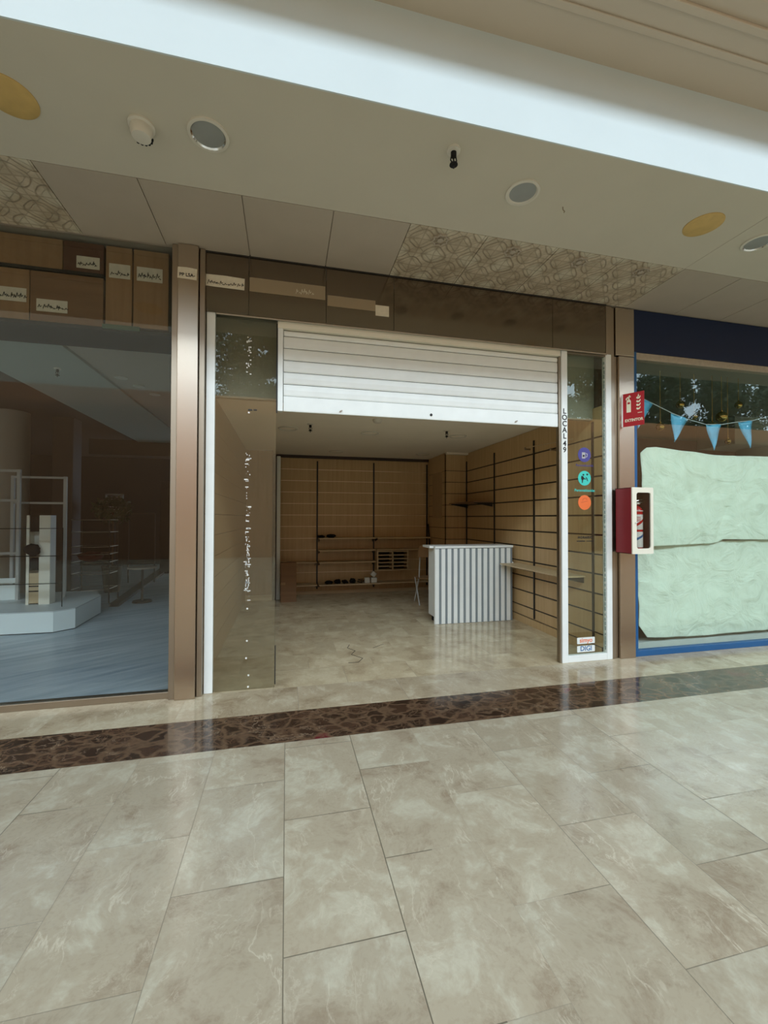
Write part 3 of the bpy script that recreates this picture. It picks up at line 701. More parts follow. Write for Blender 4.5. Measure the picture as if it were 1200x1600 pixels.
# chrome rack
Rk = thing('chrome_rack', 'chrome wire display rack with curved shelves beyond the platform', 'rack', (-3.3, 8.3, 0))
bm = bmesh.new()
for xx in (-3.62, -3.03): tube(bm, [(xx, 8.3, 0), (xx, 8.3, 1.46)], .010, 8)
for xx in (-3.62, -3.03): tube(bm, [(xx, 8.7, 0), (xx, 8.7, 1.46)], .010, 8)
obj('uprights', bm, M_leftwall, Rk, smooth=True)
for zz in (1.46, 1.245, .99, .86, .72, .52, .25):
    bm = bmesh.new(); pts = [(-3.62+.59*i/12, 8.3-.12*math.sin(PI*i/12), zz) for i in range(13)]
    tube(bm, pts, .006, 8); tube(bm, [(-3.62, 8.3, zz), (-3.62, 8.7, zz), (-3.03, 8.7, zz), (-3.03, 8.3, zz)], .004, 6)
    obj('curved_shelf_rail', bm, M_steel2, Rk, smooth=True)
bm = bmesh.new(); bmesh.ops.create_icosphere(bm, subdivisions=3, radius=.2)
for v in bm.verts: v.co *= 1+.25*noise.noise(v.co*8); v.co.z *= .42; v.co += Vector((-3.38, 8.5, .81))
single('red_cloth_pile', bm, M_redcloth, 'dark red cloth pile lying in the chrome rack', 'cloth', smooth=True)
# table, plant, louvre, standing panels deep in the shop
T = thing('round_table', 'dim round pedestal table right of the chrome rack', 'table', (-2.72, 8.3, 0))
bm = bmesh.new(); cyl(bm, (-2.50, 8.3, .60), (-2.50, 8.3, .625), .24, .24, 32); obj('tabletop', bm, M_leftceil, T)
bm = bmesh.new(); cyl(bm, (-2.50, 8.3, .03), (-2.50, 8.3, .60), .02, .02, 12); obj('stem', bm, M_leftwall, T)
bm = bmesh.new(); cyl(bm, (-2.50, 8.3, 0), (-2.50, 8.3, .03), .16, .15, 24); obj('base', bm, M_leftwall, T)
Pt = thing('potted_plant', 'dark bushy plant in a tall pot deep in the left shop', 'plant', (-3.45, 9.6, 0))
bm = bmesh.new(); lathe(bm, (-3.45, 9.6, 0), [(.14,0),(.18,.5),(.19,.52),(.16,.52)], 20); obj('pot', bm, M_leftwall, Pt, smooth=True)
bm = bmesh.new(); tube(bm, [(-3.45, 9.6, .5), (-3.44, 9.6, 1.2), (-3.45, 9.6, 1.6)], .02, 8); obj('stem', bm, M_trunk, Pt)
def leaves(bm, c, r, n, size, seed, sq=.8):
    rd = random.Random(seed)
    for _ in range(n):
        d = Vector((rd.gauss(0,1), rd.gauss(0,1), rd.gauss(0,1))).normalized()*r*rd.uniform(.35,1)**.6; d.z *= sq
        p = Vector(c)+d; a = Vector((rd.gauss(0,1), rd.gauss(0,1), rd.gauss(0,1))).normalized(); b = a.orthogonal().normalized()
        s = size*rd.uniform(.6,1.3)
        vs = [bm.verts.new(p+v) for v in (a*s, b*s*.4, -a*s, -b*s*.4)]; bm.faces.new(vs)
bm = bmesh.new(); leaves(bm, (-3.45, 9.6, 1.65), .36, 420, .07, 5); obj('foliage', bm, M_leaf, Pt)
Lv = thing('louvre_panel', 'small pale louvred panel on the far left shop wall', 'panel', (-3.75, 10.5, 1.5))
obj('frame', B_((-3.93,-3.90,10.5,10.53,1.5,2.03), (-3.60,-3.57,10.5,10.53,1.5,2.03), (-3.93,-3.57,10.5,10.53,2.0,2.03), (-3.93,-3.57,10.5,10.53,1.5,1.53)), M_whiteframe, Lv)
obj('louvres', B_(*[(-3.90,-3.60,10.51,10.52,1.56+i*.055,1.585+i*.055) for i in range(8)]), M_whiteframe, Lv)
obj('stand', B_((-3.77,-3.73,10.51,10.53,0,1.5)), M_leftdark, Lv)
Gr = thing('garment_rail', 'chrome garment rail deep in the left shop beside the steel pillar', 'clothes rail', (-3.2, 10.8, 0))
bm = bmesh.new(); tube(bm, [(-3.55,10.8,0),(-3.55,10.8,1.6),(-3.0,10.8,1.6),(-3.0,10.8,0)], .014, 8); obj('rail_frame', bm, M_leftwall, Gr, smooth=True)
single('partition_panel', B_((-3.32, -3.02, 12.4, 12.46, 0, 2.5)), M_leftwall, 'tall narrow brown panel standing at the far end of left shop', 'panel', bevel=.01)
single('low_kerb', (lambda b: (prism(b, [(-2.9,7.95),(-2.75,7.95),(-3.45,14.9),(-3.75,14.9)], 0, .05, 'z'), b)[1])(bmesh.new()), M_leftwall, 'low brown kerb running back along the left shop floor', 'kerb')
# ceiling fittings of left shop
for i, (a, b) in enumerate(((-2.08, 6.0), (-1.98, 6.35), (-1.88, 6.7))):
    bm = bmesh.new(); lathe(bm, (a, b, 3.30), [(.07,0),(.075,-.01),(.05,-.014)], 24)
    single('ceiling_spotlight', bm, M_trimring, ('nearest','middle','farthest')[i] + ' of three small round ceiling lights in left shop', 'ceiling light', 'three round lights in the left shop ceiling', smooth=True)
def sprinkler(x, y, z, s, label):
    t = thing('sprinkler', label, 'sprinkler', (x, y, z))
    bm = bmesh.new(); lathe(bm, (x, y, z), [(.035*s,0),(.033*s,-.010*s),(.012*s,-.014*s)], 20); obj('escutcheon', bm, M_trimring, t, smooth=True)
    bm = bmesh.new(); lathe(bm, (x, y, z), [(.014*s,-.01*s),(.014*s,-.035*s),(.008*s,-.04*s)], 14)
    tube(bm, [(x-.012*s,y,z-.035*s),(x-.016*s,y,z-.055*s),(x,y,z-.075*s)], .003*s, 6); tube(bm, [(x+.012*s,y,z-.035*s),(x+.016*s,y,z-.055*s),(x,y,z-.075*s)], .003*s, 6)
    cyl(bm, (x,y,z-.04*s), (x,y,z-.07*s), .004*s, .004*s, 8); obj('body', bm, M_hole, t)
    bm = bmesh.new(); lathe(bm, (x, y, z), [(.020*s,-.073*s),(.021*s,-.077*s),(.004*s,-.080*s),(.003*s,-.095*s)], 16); obj('deflector', bm, M_hole, t)
    return t
sprinkler(-2.66, 5.72, 3.27, 1.1, 'dark sprinkler on the grey ceiling strip of left shop')

# ================================================================== MALL SOFFIT FITTINGS
ZS_ = ZC-.004
def downlight(x, y, z, r, label, lens=M_frost, ring=M_trimring, inner=M_chrome, deep=.02, name='downlight', group=None):
    t = thing(name, label, 'ceiling light', (x, y, z), group)
    bm = bmesh.new(); seg = 48
    def ringm(r0, z0, r1, z1):
        A = [bm.verts.new((x+r0*math.cos(2*PI*i/seg), y+r0*math.sin(2*PI*i/seg), z0)) for i in range(seg)]
        B = [bm.verts.new((x+r1*math.cos(2*PI*i/seg), y+r1*math.sin(2*PI*i/seg), z1)) for i in range(seg)]
        for i in range(seg): bm.faces.new((A[i],A[(i+1)%seg],B[(i+1)%seg],B[i]))
    ringm(r, z, r*.985, z-.010); ringm(r*.985, z-.010, r*.84, z-.012); ringm(r*.84, z-.012, r*.82, z)
    obj('ring', bm, ring, t, smooth=True)
    bm = bmesh.new(); ringm(r*.835, z-.011, r*.76, z-.002); obj('reflector', bm, inner, t, smooth=True)
    bm = bmesh.new(); lathe(bm, (x, y, z), [(r*.775, -.0005), (r*.775, -.003), (r*.5, -.006)], 40); obj('lens', bm, lens, t, smooth=True)
    return t
G_d = 'round downlights in the mall soffit'
downlight(-.47, 2.665, ZS_, .118, 'chrome rimmed dark round downlight beside the smoke detector', group=G_d)
downlight(1.605, 2.64, ZS_, .118, 'white rimmed pale round downlight above the right part of shutter', inner=M_trimring, group=G_d)
downlight(3.80, 2.68, ZS_, .118, 'chrome rimmed downlight cut by the right photo edge', group=G_d)
def cover(x, y, label):
    bm = bmesh.new(); lathe(bm, (x, y, ZS_), [(.135,0),(.135,-.005),(.125,-.009),(.03,-.011)], 40)
    single('blanking_cover', bm, M_yellow, label, 'ceiling cover', 'yellowed round covers in the mall soffit', origin=(x, y, ZS_), smooth=True)
cover(-1.49, 2.665, 'yellowed round blank cover at the left photo edge')
cover(3.155, 2.615, 'yellowed round blank cover between pale downlight and right photo edge')
t = thing('smoke_detector', 'white round smoke detector left of the chrome rimmed downlight', 'smoke detector', (-.84, 2.69, ZS_))
bm = bmesh.new(); lathe(bm, (-.84, 2.69, ZS_), [(.072,0),(.072,-.012),(.060,-.020)], 32); obj('base', bm, M_trimring, t, smooth=True)
bm = bmesh.new(); lathe(bm, (-.84, 2.69, ZS_), [(.060,-.018),(.060,-.055),(.050,-.074),(.02,-.078)], 32); obj('chamber', bm, M_trimring, t, smooth=True)
bm = bmesh.new()
for i in range(6):
    a = math.radians(15+22*i); cx, cy_ = -.84+.054*math.cos(a), 2.69+.054*math.sin(a); cyl(bm, (cx,cy_,ZS_-.060), (cx,cy_,ZS_-.0715), .0085, .0085, 8)
obj('slots', bm, M_hole, t)
sprinkler(1.0, 2.43, ZS_, 1.25, 'dark sprinkler head in mall soffit between two downlights')
bm = bmesh.new(); tube(bm, [(1.97,2.70,ZS_),(1.97,2.70,ZS_-.02),(1.985,2.70,ZS_-.03),(1.978,2.70,ZS_-.042)], .0035, 8)
single('ceiling_hook', bm, M_steel2, 'tiny metal hook in mall soffit right of the pale downlight', 'hook', origin=(1.97,2.7,ZS_))
struct('trim_6', B_((3.545, 3.5475, 2.25, 3.118, ZS_-.0015, ZS_)), M_plain)

# ================================================================== SHOP INTERIOR (CENTRE)
ZI = 2.735
for x, y, lb in ((.01,5.94,'round ceiling light of shop nearest the left glass pane'),(1.166,5.98,'round ceiling light of shop in middle of front row'),(2.493,5.90,'round ceiling light of shop at right of front row'),(.885,7.80,'round ceiling light of shop, back row left'),(2.542,7.74,'round ceiling light of shop, back row right')):
    downlight(x, y, ZI, .135, lb, lens=M_shopceil, ring=M_trimring, inner=M_trimring, group='flat round lights in the shop ceiling')
sprinkler(.295, 5.585, ZI, 1.2, 'small dark sprinkler on shop ceiling, left one')
sprinkler(2.179, 5.548, ZI, 1.2, 'small dark sprinkler on shop ceiling, right one')
bm = bmesh.new(); lathe(bm, (1.098, 5.13, ZI), [(.06,0),(.06,-.02),(.045,-.045),(.02,-.05)], 24)
single('smoke_detector', bm, M_trimring, 'small white smoke detector on shop ceiling just below the shutter', 'smoke detector', origin=(1.098,5.13,ZI), smooth=True)
# uprights
def upright(name, b, lb, g): return single(name, B_(b), M_rail, lb, 'shelf upright', g)
for x, lb in ((.588,'dark slotted upright on back wall, leftmost'),(1.731,'dark slotted upright on back wall, middle one'),(2.872,'dark slotted upright on back wall beside the corner pillar')):
    upright('slotted_upright', (x-.014, x+.014, 8.436, 8.452, .10, 2.63), lb, 'slotted uprights on the back wall')
for y, lb in ((7.44,'dark slotted upright in the corner of right wall and pillar'),(6.343,'dark slotted upright on right wall, next one out from the pillar corner'),(5.203,'dark slotted upright on right wall above the long shelf'),(4.055,'dark slotted upright on right wall seen through the side window')):
    upright('slotted_upright', (3.316, 3.332, y-.013, y+.013, .12, 2.58), lb, 'slotted uprights on the right wall')
# shelves
def shelf(name, b, lb, m=M_shelf, g='wooden shelf boards on the back wall', brackets=()):
    t = thing(name, lb, 'shelf', ((b[0]+b[1])/2, (b[2]+b[3])/2, b[4]), g)
    obj('board', B_(b), m, t, bevel=.002)
    for br in brackets:
        bm = bmesh.new()
        if b[3] > 8.3: prism(bm, [(8.436, b[4]-.07), (8.436, b[4]), (b[2]+.03, b[4]), (b[2]+.03, b[4]-.012)], br-.003, br+.003, 'x')
        else: prism(bm, [(3.318, b[4]-.07), (3.318, b[4]), (b[0]+.03, b[4]), (b[0]+.03, b[4]-.012)], br-.003, br+.003, 'y')
        obj('bracket', bm, M_rail, t)
    return t
shelf('wall_shelf', (.605, 1.715, 8.14, 8.448, 1.095, 1.117), 'middle bay shelf of back wall, topmost, holding black cloths', brackets=(.62, 1.70))
shelf('wall_shelf', (1.745, 2.855, 8.14, 8.448, 1.095, 1.117), 'right bay shelf of back wall, topmost, above the pigeonhole rack', brackets=(1.76,))
shelf('wall_shelf', (.605, 1.715, 8.14, 8.448, .862, .884), 'middle bay shelf of back wall, second from top', brackets=(.62, 1.70))
shelf('wall_shelf', (1.745, 2.855, 8.14, 8.448, .862, .884), 'right bay shelf of back wall, directly over the pigeonhole rack', brackets=(1.76,))
shelf('wall_shelf', (.605, 1.715, 8.14, 8.448, .632, .654), 'middle bay shelf of back wall, third from top', brackets=(.62, 1.70))
shelf('wall_shelf', (.0, .57, 8.20, 8.448, .632, .654), 'short left bay shelf of back wall just above the upright cardboard box', brackets=(.55,))
shelf('wall_shelf', (-.05, .57, 8.12, 8.448, .205, .227), 'lowest left bay shelf of back wall near the cardboard box', brackets=(.55,))
shelf('wall_shelf', (.605, 1.80, 8.10, 8.448, .205, .227), 'lowest middle bay shelf of back wall holding black cloths and white boxes', brackets=(.62, 1.70))
shelf('wall_shelf', (1.81, 2.88, 8.14, 8.448, .205, .227), 'lowest right bay shelf of back wall behind the folding chair', brackets=())
shelf('side_shelf', (3.02, 3.316, 4.17, 5.60, .832, .850), 'long pale shelf on right wall beside the striped counter', g='shelves on the right wall', brackets=(4.2, 5.203))
shelf('side_shelf', (2.96, 3.316, 6.36, 7.42, 1.765, 1.783), 'dark upper shelf on right wall in the pillar corner', m=M_card2, g='shelves on the right wall', brackets=(6.40, 7.38))
# wall hooks on right wall
for y, z, lb in ((5.30, 2.47, 'small metal peg on right wall left of the second upright'), (4.72, 2.37, 'small metal bracket on right wall near the side window')):
    bm = bmesh.new(); cyl(bm, (3.33, y, z), (3.25, y, z), .010, .010, 10); cyl(bm, (3.25, y, z-.01), (3.25, y, z+.025), .010, .012, 10)
    single('wall_peg', bm, M_steel2, lb, 'peg', origin=(3.33, y, z))
bm = bmesh.new(); tube(bm, [(3.26,4.30,2.43),(3.26,5.28,2.49)], .006, 8)
single('hanging_rod', bm, M_shelf, 'thin pale rod on right wall near the ceiling', 'rod', origin=(3.26,4.3,2.43))
# cloth lumps
def lump(name, c, s, m, seed, label, cat, grp=None, f=9, amp=.45):
    bm = bmesh.new(); bmesh.ops.create_icosphere(bm, subdivisions=4, radius=1)
    off = Vector((seed*3.1, seed*1.7, 0))
    for v in bm.verts:
        n = noise.noise(v.co*1.6+off)*amp + noise.noise(v.co*4+off)*amp*.35
        p = v.co*(1+n); v.co = Vector((p.x*s[0], p.y*s[1], max(p.z*s[2]+s[2]*.8, 0)))
        v.co += Vector(c)
    return single(name, bm, m, label, cat, grp, origin=c, smooth=True)
gb = 'crumpled black cloths on the back wall shelves'
lump('black_cloth', (.655, 8.27, 1.118), (.065,.09,.028), M_black, 1, 'crumpled black cloth on upper shelf, flat left one', 'cloth', gb)
lump('black_cloth', (.85, 8.27, 1.118), (.085,.10,.036), M_black, 2, 'crumpled black cloth on upper shelf, thicker right one', 'cloth', gb)
lump('black_cloth', (.80, 8.25, .228), (.075,.10,.03), M_black, 3, 'crumpled black cloth on lowest shelf, leftmost of the row', 'cloth', gb)
lump('black_cloth', (.97, 8.25, .228), (.062,.10,.042), M_black, 4, 'crumpled black cloth on lowest shelf, second from left', 'cloth', gb)
lump('black_cloth', (1.12, 8.25, .228), (.055,.10,.032), M_black, 5, 'crumpled black cloth on lowest shelf, third from left', 'cloth', gb)
lump('black_cloth', (1.265, 8.25, .228), (.062,.10,.048), M_black, 6, 'crumpled black cloth on lowest shelf, tall rightmost one', 'cloth', gb)
bm = bmesh.new(); r_ = random.Random(5)
for _ in range(9):
    a = [(1.42+r_.uniform(-.06,.08), 8.22+r_.uniform(-.05,.05), .232+r_.uniform(0,.07)) for _ in range(3)]; tube(bm, a, .004, 6)
single('cable_tangle', bm, M_black, 'small tangle of black cable between cloths and white boxes', 'cable')
single('small_white_box', B_((1.50, 1.60, 8.17, 8.27, .228, .33)), M_whiteflat, 'small white box standing flat on lowest shelf, left one', 'box', bevel=.004)
o = single('small_white_box', B_((1.63, 1.745, 8.17, 8.28, .228, .325)), M_whiteflat, 'small white box on lowest shelf under the tilted one', 'box', bevel=.004)
o = single('small_white_box', B_((1.63, 1.72, 8.18, 8.27, .352, .442)), M_whiteflat, 'small white box tilted on edge atop another white box', 'box', bevel=.004, origin=(1.675, 8.22, .352)); o.rotation_euler = (0, math.radians(40), 0); o.location = (1.652, 8.22, .335+.022)
# pigeonhole rack
t = thing('pigeonhole_rack', 'pale wooden pigeonhole rack with two columns under right bay shelf', 'rack', (2.0, 8.2, .47))
xs = (1.745, 2.05, 2.36)
for a in xs: obj('upright', B_((a-.012, a+.012, 8.10, 8.36, .47, .858)), M_shelf, t)
for k in range(6):
    z = .478+k*.073; obj('shelf_slat', B_((1.757, 2.348, 8.10, 8.36, z-.008, z+.008)), M_shelf, t)
obj('back_panel', B_((1.745, 2.36, 8.36, 8.37, .47, .858)), M_leftdark, t)
obj('bracket', B_((1.745, 2.36, 8.37, 8.448, .80, .84)), M_rail, t)
# cardboard box
t = thing('cardboard_box', 'upright plain cardboard box on shop floor at left of back wall', 'box', (.035, 7.8, 0))
obj('carton', B_((-.10, .175, 7.72, 7.90, 0, .70)), M_card2, t, bevel=.003)
obj('tape', B_((-.10, -.02, 7.717, 7.721, .31, .35)), M_card, t)
# counter
t = thing('striped_counter', 'white and grey vertically striped shop counter with white top', 'counter', (2.6, 5.9, 0))
obj('front_panel', B_((2.05, 3.255, 5.664, 5.70, .0, 1.072)), M_grey, t)
obj('stripe_slats', B_(*[(2.05+.0927*k, 2.05+.0927*k+.056, 5.652, 5.664, .004, 1.066) for k in range(13)]), M_white, t, bevel=.001)
obj('corner_post', B_((2.045, 2.06, 5.664, 5.70, 0, 1.072)), M_white, t)
obj('side_panel', B_((2.062, 2.082, 5.70, 5.98, .09, 1.072)), M_whiteflat, t)
obj('side_panel', B_((3.235, 3.255, 5.70, 5.98, 0, 1.072)), M_whiteflat, t)
obj('plinth', B_((2.10, 3.235, 5.70, 5.95, 0, .09)), M_hole, t)
obj('shelf', B_((2.082, 3.235, 5.70, 5.97, .55, .57)), M_whiteflat, t)
obj('top', B_((1.985, 3.262, 5.72, 6.03, 1.074, 1.104), (2.045, 3.262, 5.645, 5.7205, 1.074, 1.104)), M_white, t, bevel=.002)
bm = bmesh.new(); cyl(bm, (3.256, 5.68, .84), (3.275, 5.68, .84), .018, .018, 14); obj('knob', bm, M_white, t)
bm = bmesh.new(); tube(bm, [(.735,4.36,0),(.80,4.47,0),(.70,4.62,0),(.76,4.74,0),(.69,4.86,0),(.73,4.98,0)], .0035, 6); tube(bm, [(.63,4.36,0),(.735,4.36,0)], .003, 6); tube(bm, [(.98,4.80,0),(1.13,4.92,0)], .003, 6)
single('floor_crack', bm, M_rail, 'jagged dark crack in the cream shop floor tiles', 'crack', origin=(.735,4.36,0))
# folding chair
t = thing('folding_chair', 'folding chair with plywood back half hidden behind striped counter', 'chair', (2.45, 7.0, 0))
bm = bmesh.new(); prism(bm, [(2.20,.83),(2.21,1.00),(2.25,1.035),(2.55,1.035),(2.585,1.0),(2.59,.83)], 6.93, 6.945); obj('backrest', bm, M_card, t, bevel=.002)
obj('seat', B_((2.24, 2.56, 6.96, 7.30, .45, .468)), M_card, t, bevel=.004)
for x in (2.225, 2.575):
    bm = bmesh.new(); tube(bm, [(x+.02, 6.945, 1.0), (x+.03, 7.05, .46), (x+.04, 7.35, 0)], .011, 10); obj('leg', bm, M_whiteframe, t, smooth=True)
    bm = bmesh.new(); tube(bm, [(x+.03, 7.3, .46), (x+.01, 6.95, 0)], .011, 10); obj('leg', bm, M_whiteframe, t, smooth=True)
# broom/pole leaning in corner beside pillar
bm = bmesh.new(); cyl(bm, (2.87, 8.05, 0), (2.885, 8.40, 1.38), .013, .013, 10)
single('leaning_pole', bm, M_leftdark, 'dark thin pole leaning where back wall meets the pillar', 'pole')
# small square hatch on pillar side
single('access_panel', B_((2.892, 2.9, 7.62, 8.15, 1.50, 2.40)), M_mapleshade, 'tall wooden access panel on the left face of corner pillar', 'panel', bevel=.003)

# ================================================================== RIGHT SHOP
t = thing('blue_shop_window', 'blue framed shop window with navy fascia on the right', 'window', (5, 3.88, 0))
obj('fascia', B_((3.693, 9.5, 3.868, 3.95, 3.335, 3.80)), M_navy, t, bevel=.003)
obj('left_post', B_((3.693, 3.737, 3.868, 3.94, 0, 3.335)), M_blue, t, bevel=.002)
obj('bottom_rail', B_((3.737, 9.5, 3.870, 3.94, 0, .062)), M_blue, t, bevel=.002)
obj('top_rail', B_((3.737, 9.5, 3.880, 3.96, 3.262, 3.335)), M_blindmetal, t, bevel=.004)
obj('pane', B_((3.737, 9.5, 3.905, 3.913, .062, 3.262)), M_glass, t)
struct('ceiling', B_((3.60, 44, 3.96, 9.2, 3.56, 3.62)), M_rightceil)
struct('wall_back', B_((3.44, 44, 9.0, 9.2, 0, 3.6)), M_rightwall)
single('window_bench', B_((3.76, 9.4, 4.02, 4.55, 0, .10)), M_plinthtop, 'low pale grey bench along the bottom inside blue framed window', 'bench')
# covering paper: two overlapping sheets
def sheet(name, outline, y, label, seed, nx=150, nz=90, amp=.034):
    xs = [p[0] for p in outline]; zs_ = [p[1] for p in outline]
    x0, x1, z0, z1 = min(xs), max(xs), min(zs_), max(zs_)
    def inside(px, pz):
        c_ = False; n = len(outline); j = n-1
        for i in range(n):
            xi, zi = outline[i]; xj, zj = outline[j]
            if (zi > pz) != (zj > pz) and px < (xj-xi)*(pz-zi)/(zj-zi)+xi: c_ = not c_
            j = i
        return c_
    def lohi(px):
        zz = []
        n = len(outline)
        for i in range(n):
            (xa, za), (xb, zb) = outline[i], outline[(i+1) % n]
            if min(xa, xb)-1e-9 <= px <= max(xa, xb)+1e-9 and abs(xb-xa) > 1e-9: zz.append(za+(zb-za)*(px-xa)/(xb-xa))
        return min(zz), max(zz)
    bm = bmesh.new(); grid = []
    for i in range(nx+1):
        px = x0+(x1-x0)*i/nx; lo, hi = lohi(min(max(px, x0+1e-4), x1-1e-4)); colv = []
        for k in range(nz+1):
            pz = lo+(hi-lo)*k/nz
            v = Vector((px*1.1, pz*1.1, seed)); 
            d = abs(noise.noise(v*1.3))*amp*1.2 + abs(noise.noise(v*3.1+Vector((5,1,2))))*amp*.8 + abs(noise.noise(v*6.3+Vector((2,7,2))))*amp*.25 + noise.noise(v*9)*amp*.08
            d += .02*max(0, 1-abs((px-4.42-(2.2-pz)*.30))/.05)*max(0, min(1, (2.2-pz)*3))*(1 if pz > 1.2 else 0)
            d += .02*max(0, 1-abs((px-5.02-(1.5-pz)*-.45))/.04)*(1 if 1.2 < pz < 1.65 else 0)
            colv.append(bm.verts.new((px, y+d, pz)))
        grid.append(colv)
    for i in range(nx):
        for k in range(nz): bm.faces.new((grid[i][k], grid[i+1][k], grid[i+1][k+1], grid[i][k+1]))
    o = single(name, bm, M_cover, label, 'paper sheet', smooth=True)
    md = o.modifiers.new('thick', 'SOLIDIFY'); md.thickness = .0012
    return o
sheet('covering_paper', [(3.86,.30),(3.985,.155),(4.6,.135),(7.6,.16),(7.6,1.26),(4.0,1.24),(3.86,1.22)], 3.975, 'lower pale green paper sheet covering the blue framed window', 1)
sheet('covering_paper', [(3.86,1.22),(4.0,1.19),(4.9,1.215),(5.0,1.26),(7.6,1.22),(7.6,2.22),(5.6,2.26),(4.9,2.25),(4.05,2.31),(3.93,2.30),(3.86,2.24)], 3.920, 'upper creased pale green paper sheet covering the blue framed window', 4)
# bunting
t = thing('bunting', 'light blue triangular bunting on a pale cord inside the right window', 'bunting', (5, 3.92, 2.4))
ctl = [(3.80,2.87),(4.014,2.793),(4.277,2.70),(4.493,2.645),(4.75,2.599),(4.985,2.612),(5.226,2.655),(5.443,2.682),(5.75,2.76),(6.1,2.86)]
bm = bmesh.new(); tube(bm, [(a, 3.925, b) for a, b in ctl], .004, 8); obj('cord', bm, M_cord, t)
for (a, b), (c_, d), (e, f) in (((3.75,2.885),(4.014,2.79),(3.80,2.50)),((4.255,2.71),(4.50,2.645),(4.30,2.375)),((4.75,2.60),(4.985,2.612),(4.862,2.30)),((5.226,2.655),(5.455,2.685),(5.41,2.345)),((5.70,2.74),(5.95,2.81),(5.86,2.48))):
    bm = bmesh.new(); N = 8; rows = []
    for i in range(N+1):
        u = i/N; L = Vector((a, 0, b)).lerp(Vector((e, 0, f)), u); Rr = Vector((c_, 0, d)).lerp(Vector((e, 0, f)), u)
        rows.append([bm.verts.new((*( (L.lerp(Rr, k/4)).x, 3.928+.012*math.sin(k*1.7+i*.6)*(1-u*.5), (L.lerp(Rr, k/4)).z),)) for k in range(5)])
    for i in range(N):
        for k in range(4):
            try: bm.faces.new((rows[i][k], rows[i][k+1], rows[i+1][k+1], rows[i+1][k]))
            except Exception: pass
    bmesh.ops.remove_doubles(bm, verts=bm.verts, dist=1e-5)
    o = obj('flag', bm, M_flag, t, smooth=True); md = o.modifiers.new('thick', 'SOLIDIFY'); md.thickness = .0015
# gold baubles on ribbons
def bauble(x, z, r, lb, y=4.8, top=3.55):
    t = thing('hanging_bauble', lb, 'bauble', (x, y, z), 'gold baubles on ribbons in the right window')
    bm = bmesh.new(); lathe(bm, (x, y, z), [(.01,-r),(r*.5,-r*.87),(r*.87,-r*.5),(r,0),(r*.87,r*.5),(r*.5,r*.87),(.012,r)], 24); obj('ball', bm, M_gold, t, smooth=True)
    bm = bmesh.new(); cyl(bm, (x,y,z+r*.95), (x,y,z+r*1.2), .012, .012, 10); obj('cap', bm, M_gold, t)
    obj('ribbon', B_((x-.008, x+.008, y-.001, y+.001, z+r*1.2, top)), M_ribbon, t)
bauble(5.02, 2.77, .055, 'gold bauble hanging lowest between the first two visible flags')
bauble(5.36, 3.10, .055, 'gold bauble hanging high left, above the second flag cord')
bauble(5.60, 2.95, .045, 'gold bauble just above the cord left of the middle ribbons')
bauble(5.92, 2.83, .055, 'gold bauble touching the cord behind the third flag')
bauble(6.09, 2.97, .075, 'largest gold bauble right of the ribbon bunch')
bauble(6.40, 3.16, .05, 'gold bauble hanging highest near the round column')
bauble(6.20, 2.62, .04, 'small gold bauble below the cord beside the third flag')
single('round_column', (lambda b: (cyl(b, (9.95, 7.0, 0), (9.95, 7.0, 3.0), .42, .42, 40), b)[1])(bmesh.new()), M_colgrey, 'grey round column inside the right shop at photo edge', 'column', smooth=True)
single('column_beam', B_((8.7, 12, 6.6, 7.4, 3.0, 3.56)), M_colgrey, 'grey square beam resting on the round column in right shop', 'beam', bevel=.01)

# extinguisher sign (folded bracket on the pillar, panel swings towards the viewer)
p0 = Vector((3.53, 3.84)); p1 = Vector((3.632, 3.665)); dv = (p1-p0); Ls = dv.length; ang = math.atan2(dv.y, dv.x)
t = bpy.data.objects.new('extinguisher_sign', None); C.objects.link(t); t.location = (p0.x, p0.y, 2.487); t.rotation_euler = (0, 0, ang)
t['label'] = 'red projecting fire extinguisher sign fixed to the right steel pillar'; t['category'] = 'sign'; o_set(t, (0,0,0))
Hs = .355
obj('panel', B_((0, Ls, 0, .004, 0, Hs)), M_red, t, bevel=.001)
obj('mounting_plate', B_((-.016, .0, -.008, .004, 0, Hs)), M_white, t)
k_ = Ls/.203
bm = bmesh.new()
for pts in ([(.036,.15),(.036,.27),(.042,.285),(.070,.285),(.078,.27),(.078,.15)], [(.052,.285),(.052,.305),(.064,.305),(.064,.285)], [(.030,.285),(.028,.300),(.046,.318),(.072,.322),(.080,.312),(.060,.308),(.044,.300),(.036,.283)], [(.058,.318),(.060,.330),(.070,.334),(.068,.318)]):
    prism(bm, [(a*k_*1.0, b) for a, b in pts], -.002, 0)
obj('extinguisher_symbol', bm, M_signcream, t)
bm = bmesh.new(); prism(bm, [(.046*k_,.238),(.046*k_,.258),(.070*k_,.258),(.070*k_,.238)], -.003, -.002); obj('symbol_label', bm, M_red, t)
bm = bmesh.new()
for k in range(4):
    z = .165+k*.038; prism(bm, [(a*k_, z+b) for a, b in ((.128,.010),(.142,0),(.160,.004),(.170,.020),(.168,.034),(.158,.020),(.146,.016),(.136,.026))], -.002, 0)
prism(bm, [(a*k_, .30+b) for a, b in ((.142,0),(.156,.006),(.150,.034),(.146,.02))], -.002, 0)
obj('flame_symbol', bm, M_signcream, t)
text('lettering', 'EXTINTOR', .041, M_signcream, (Ls*.52, -.001, .062), FRONT, t, .0012, .0012, sx=.86)
obj('small_print', B_((Ls*.70, Ls*.90, -.001, 0, .130, .136)), M_signcream, t)

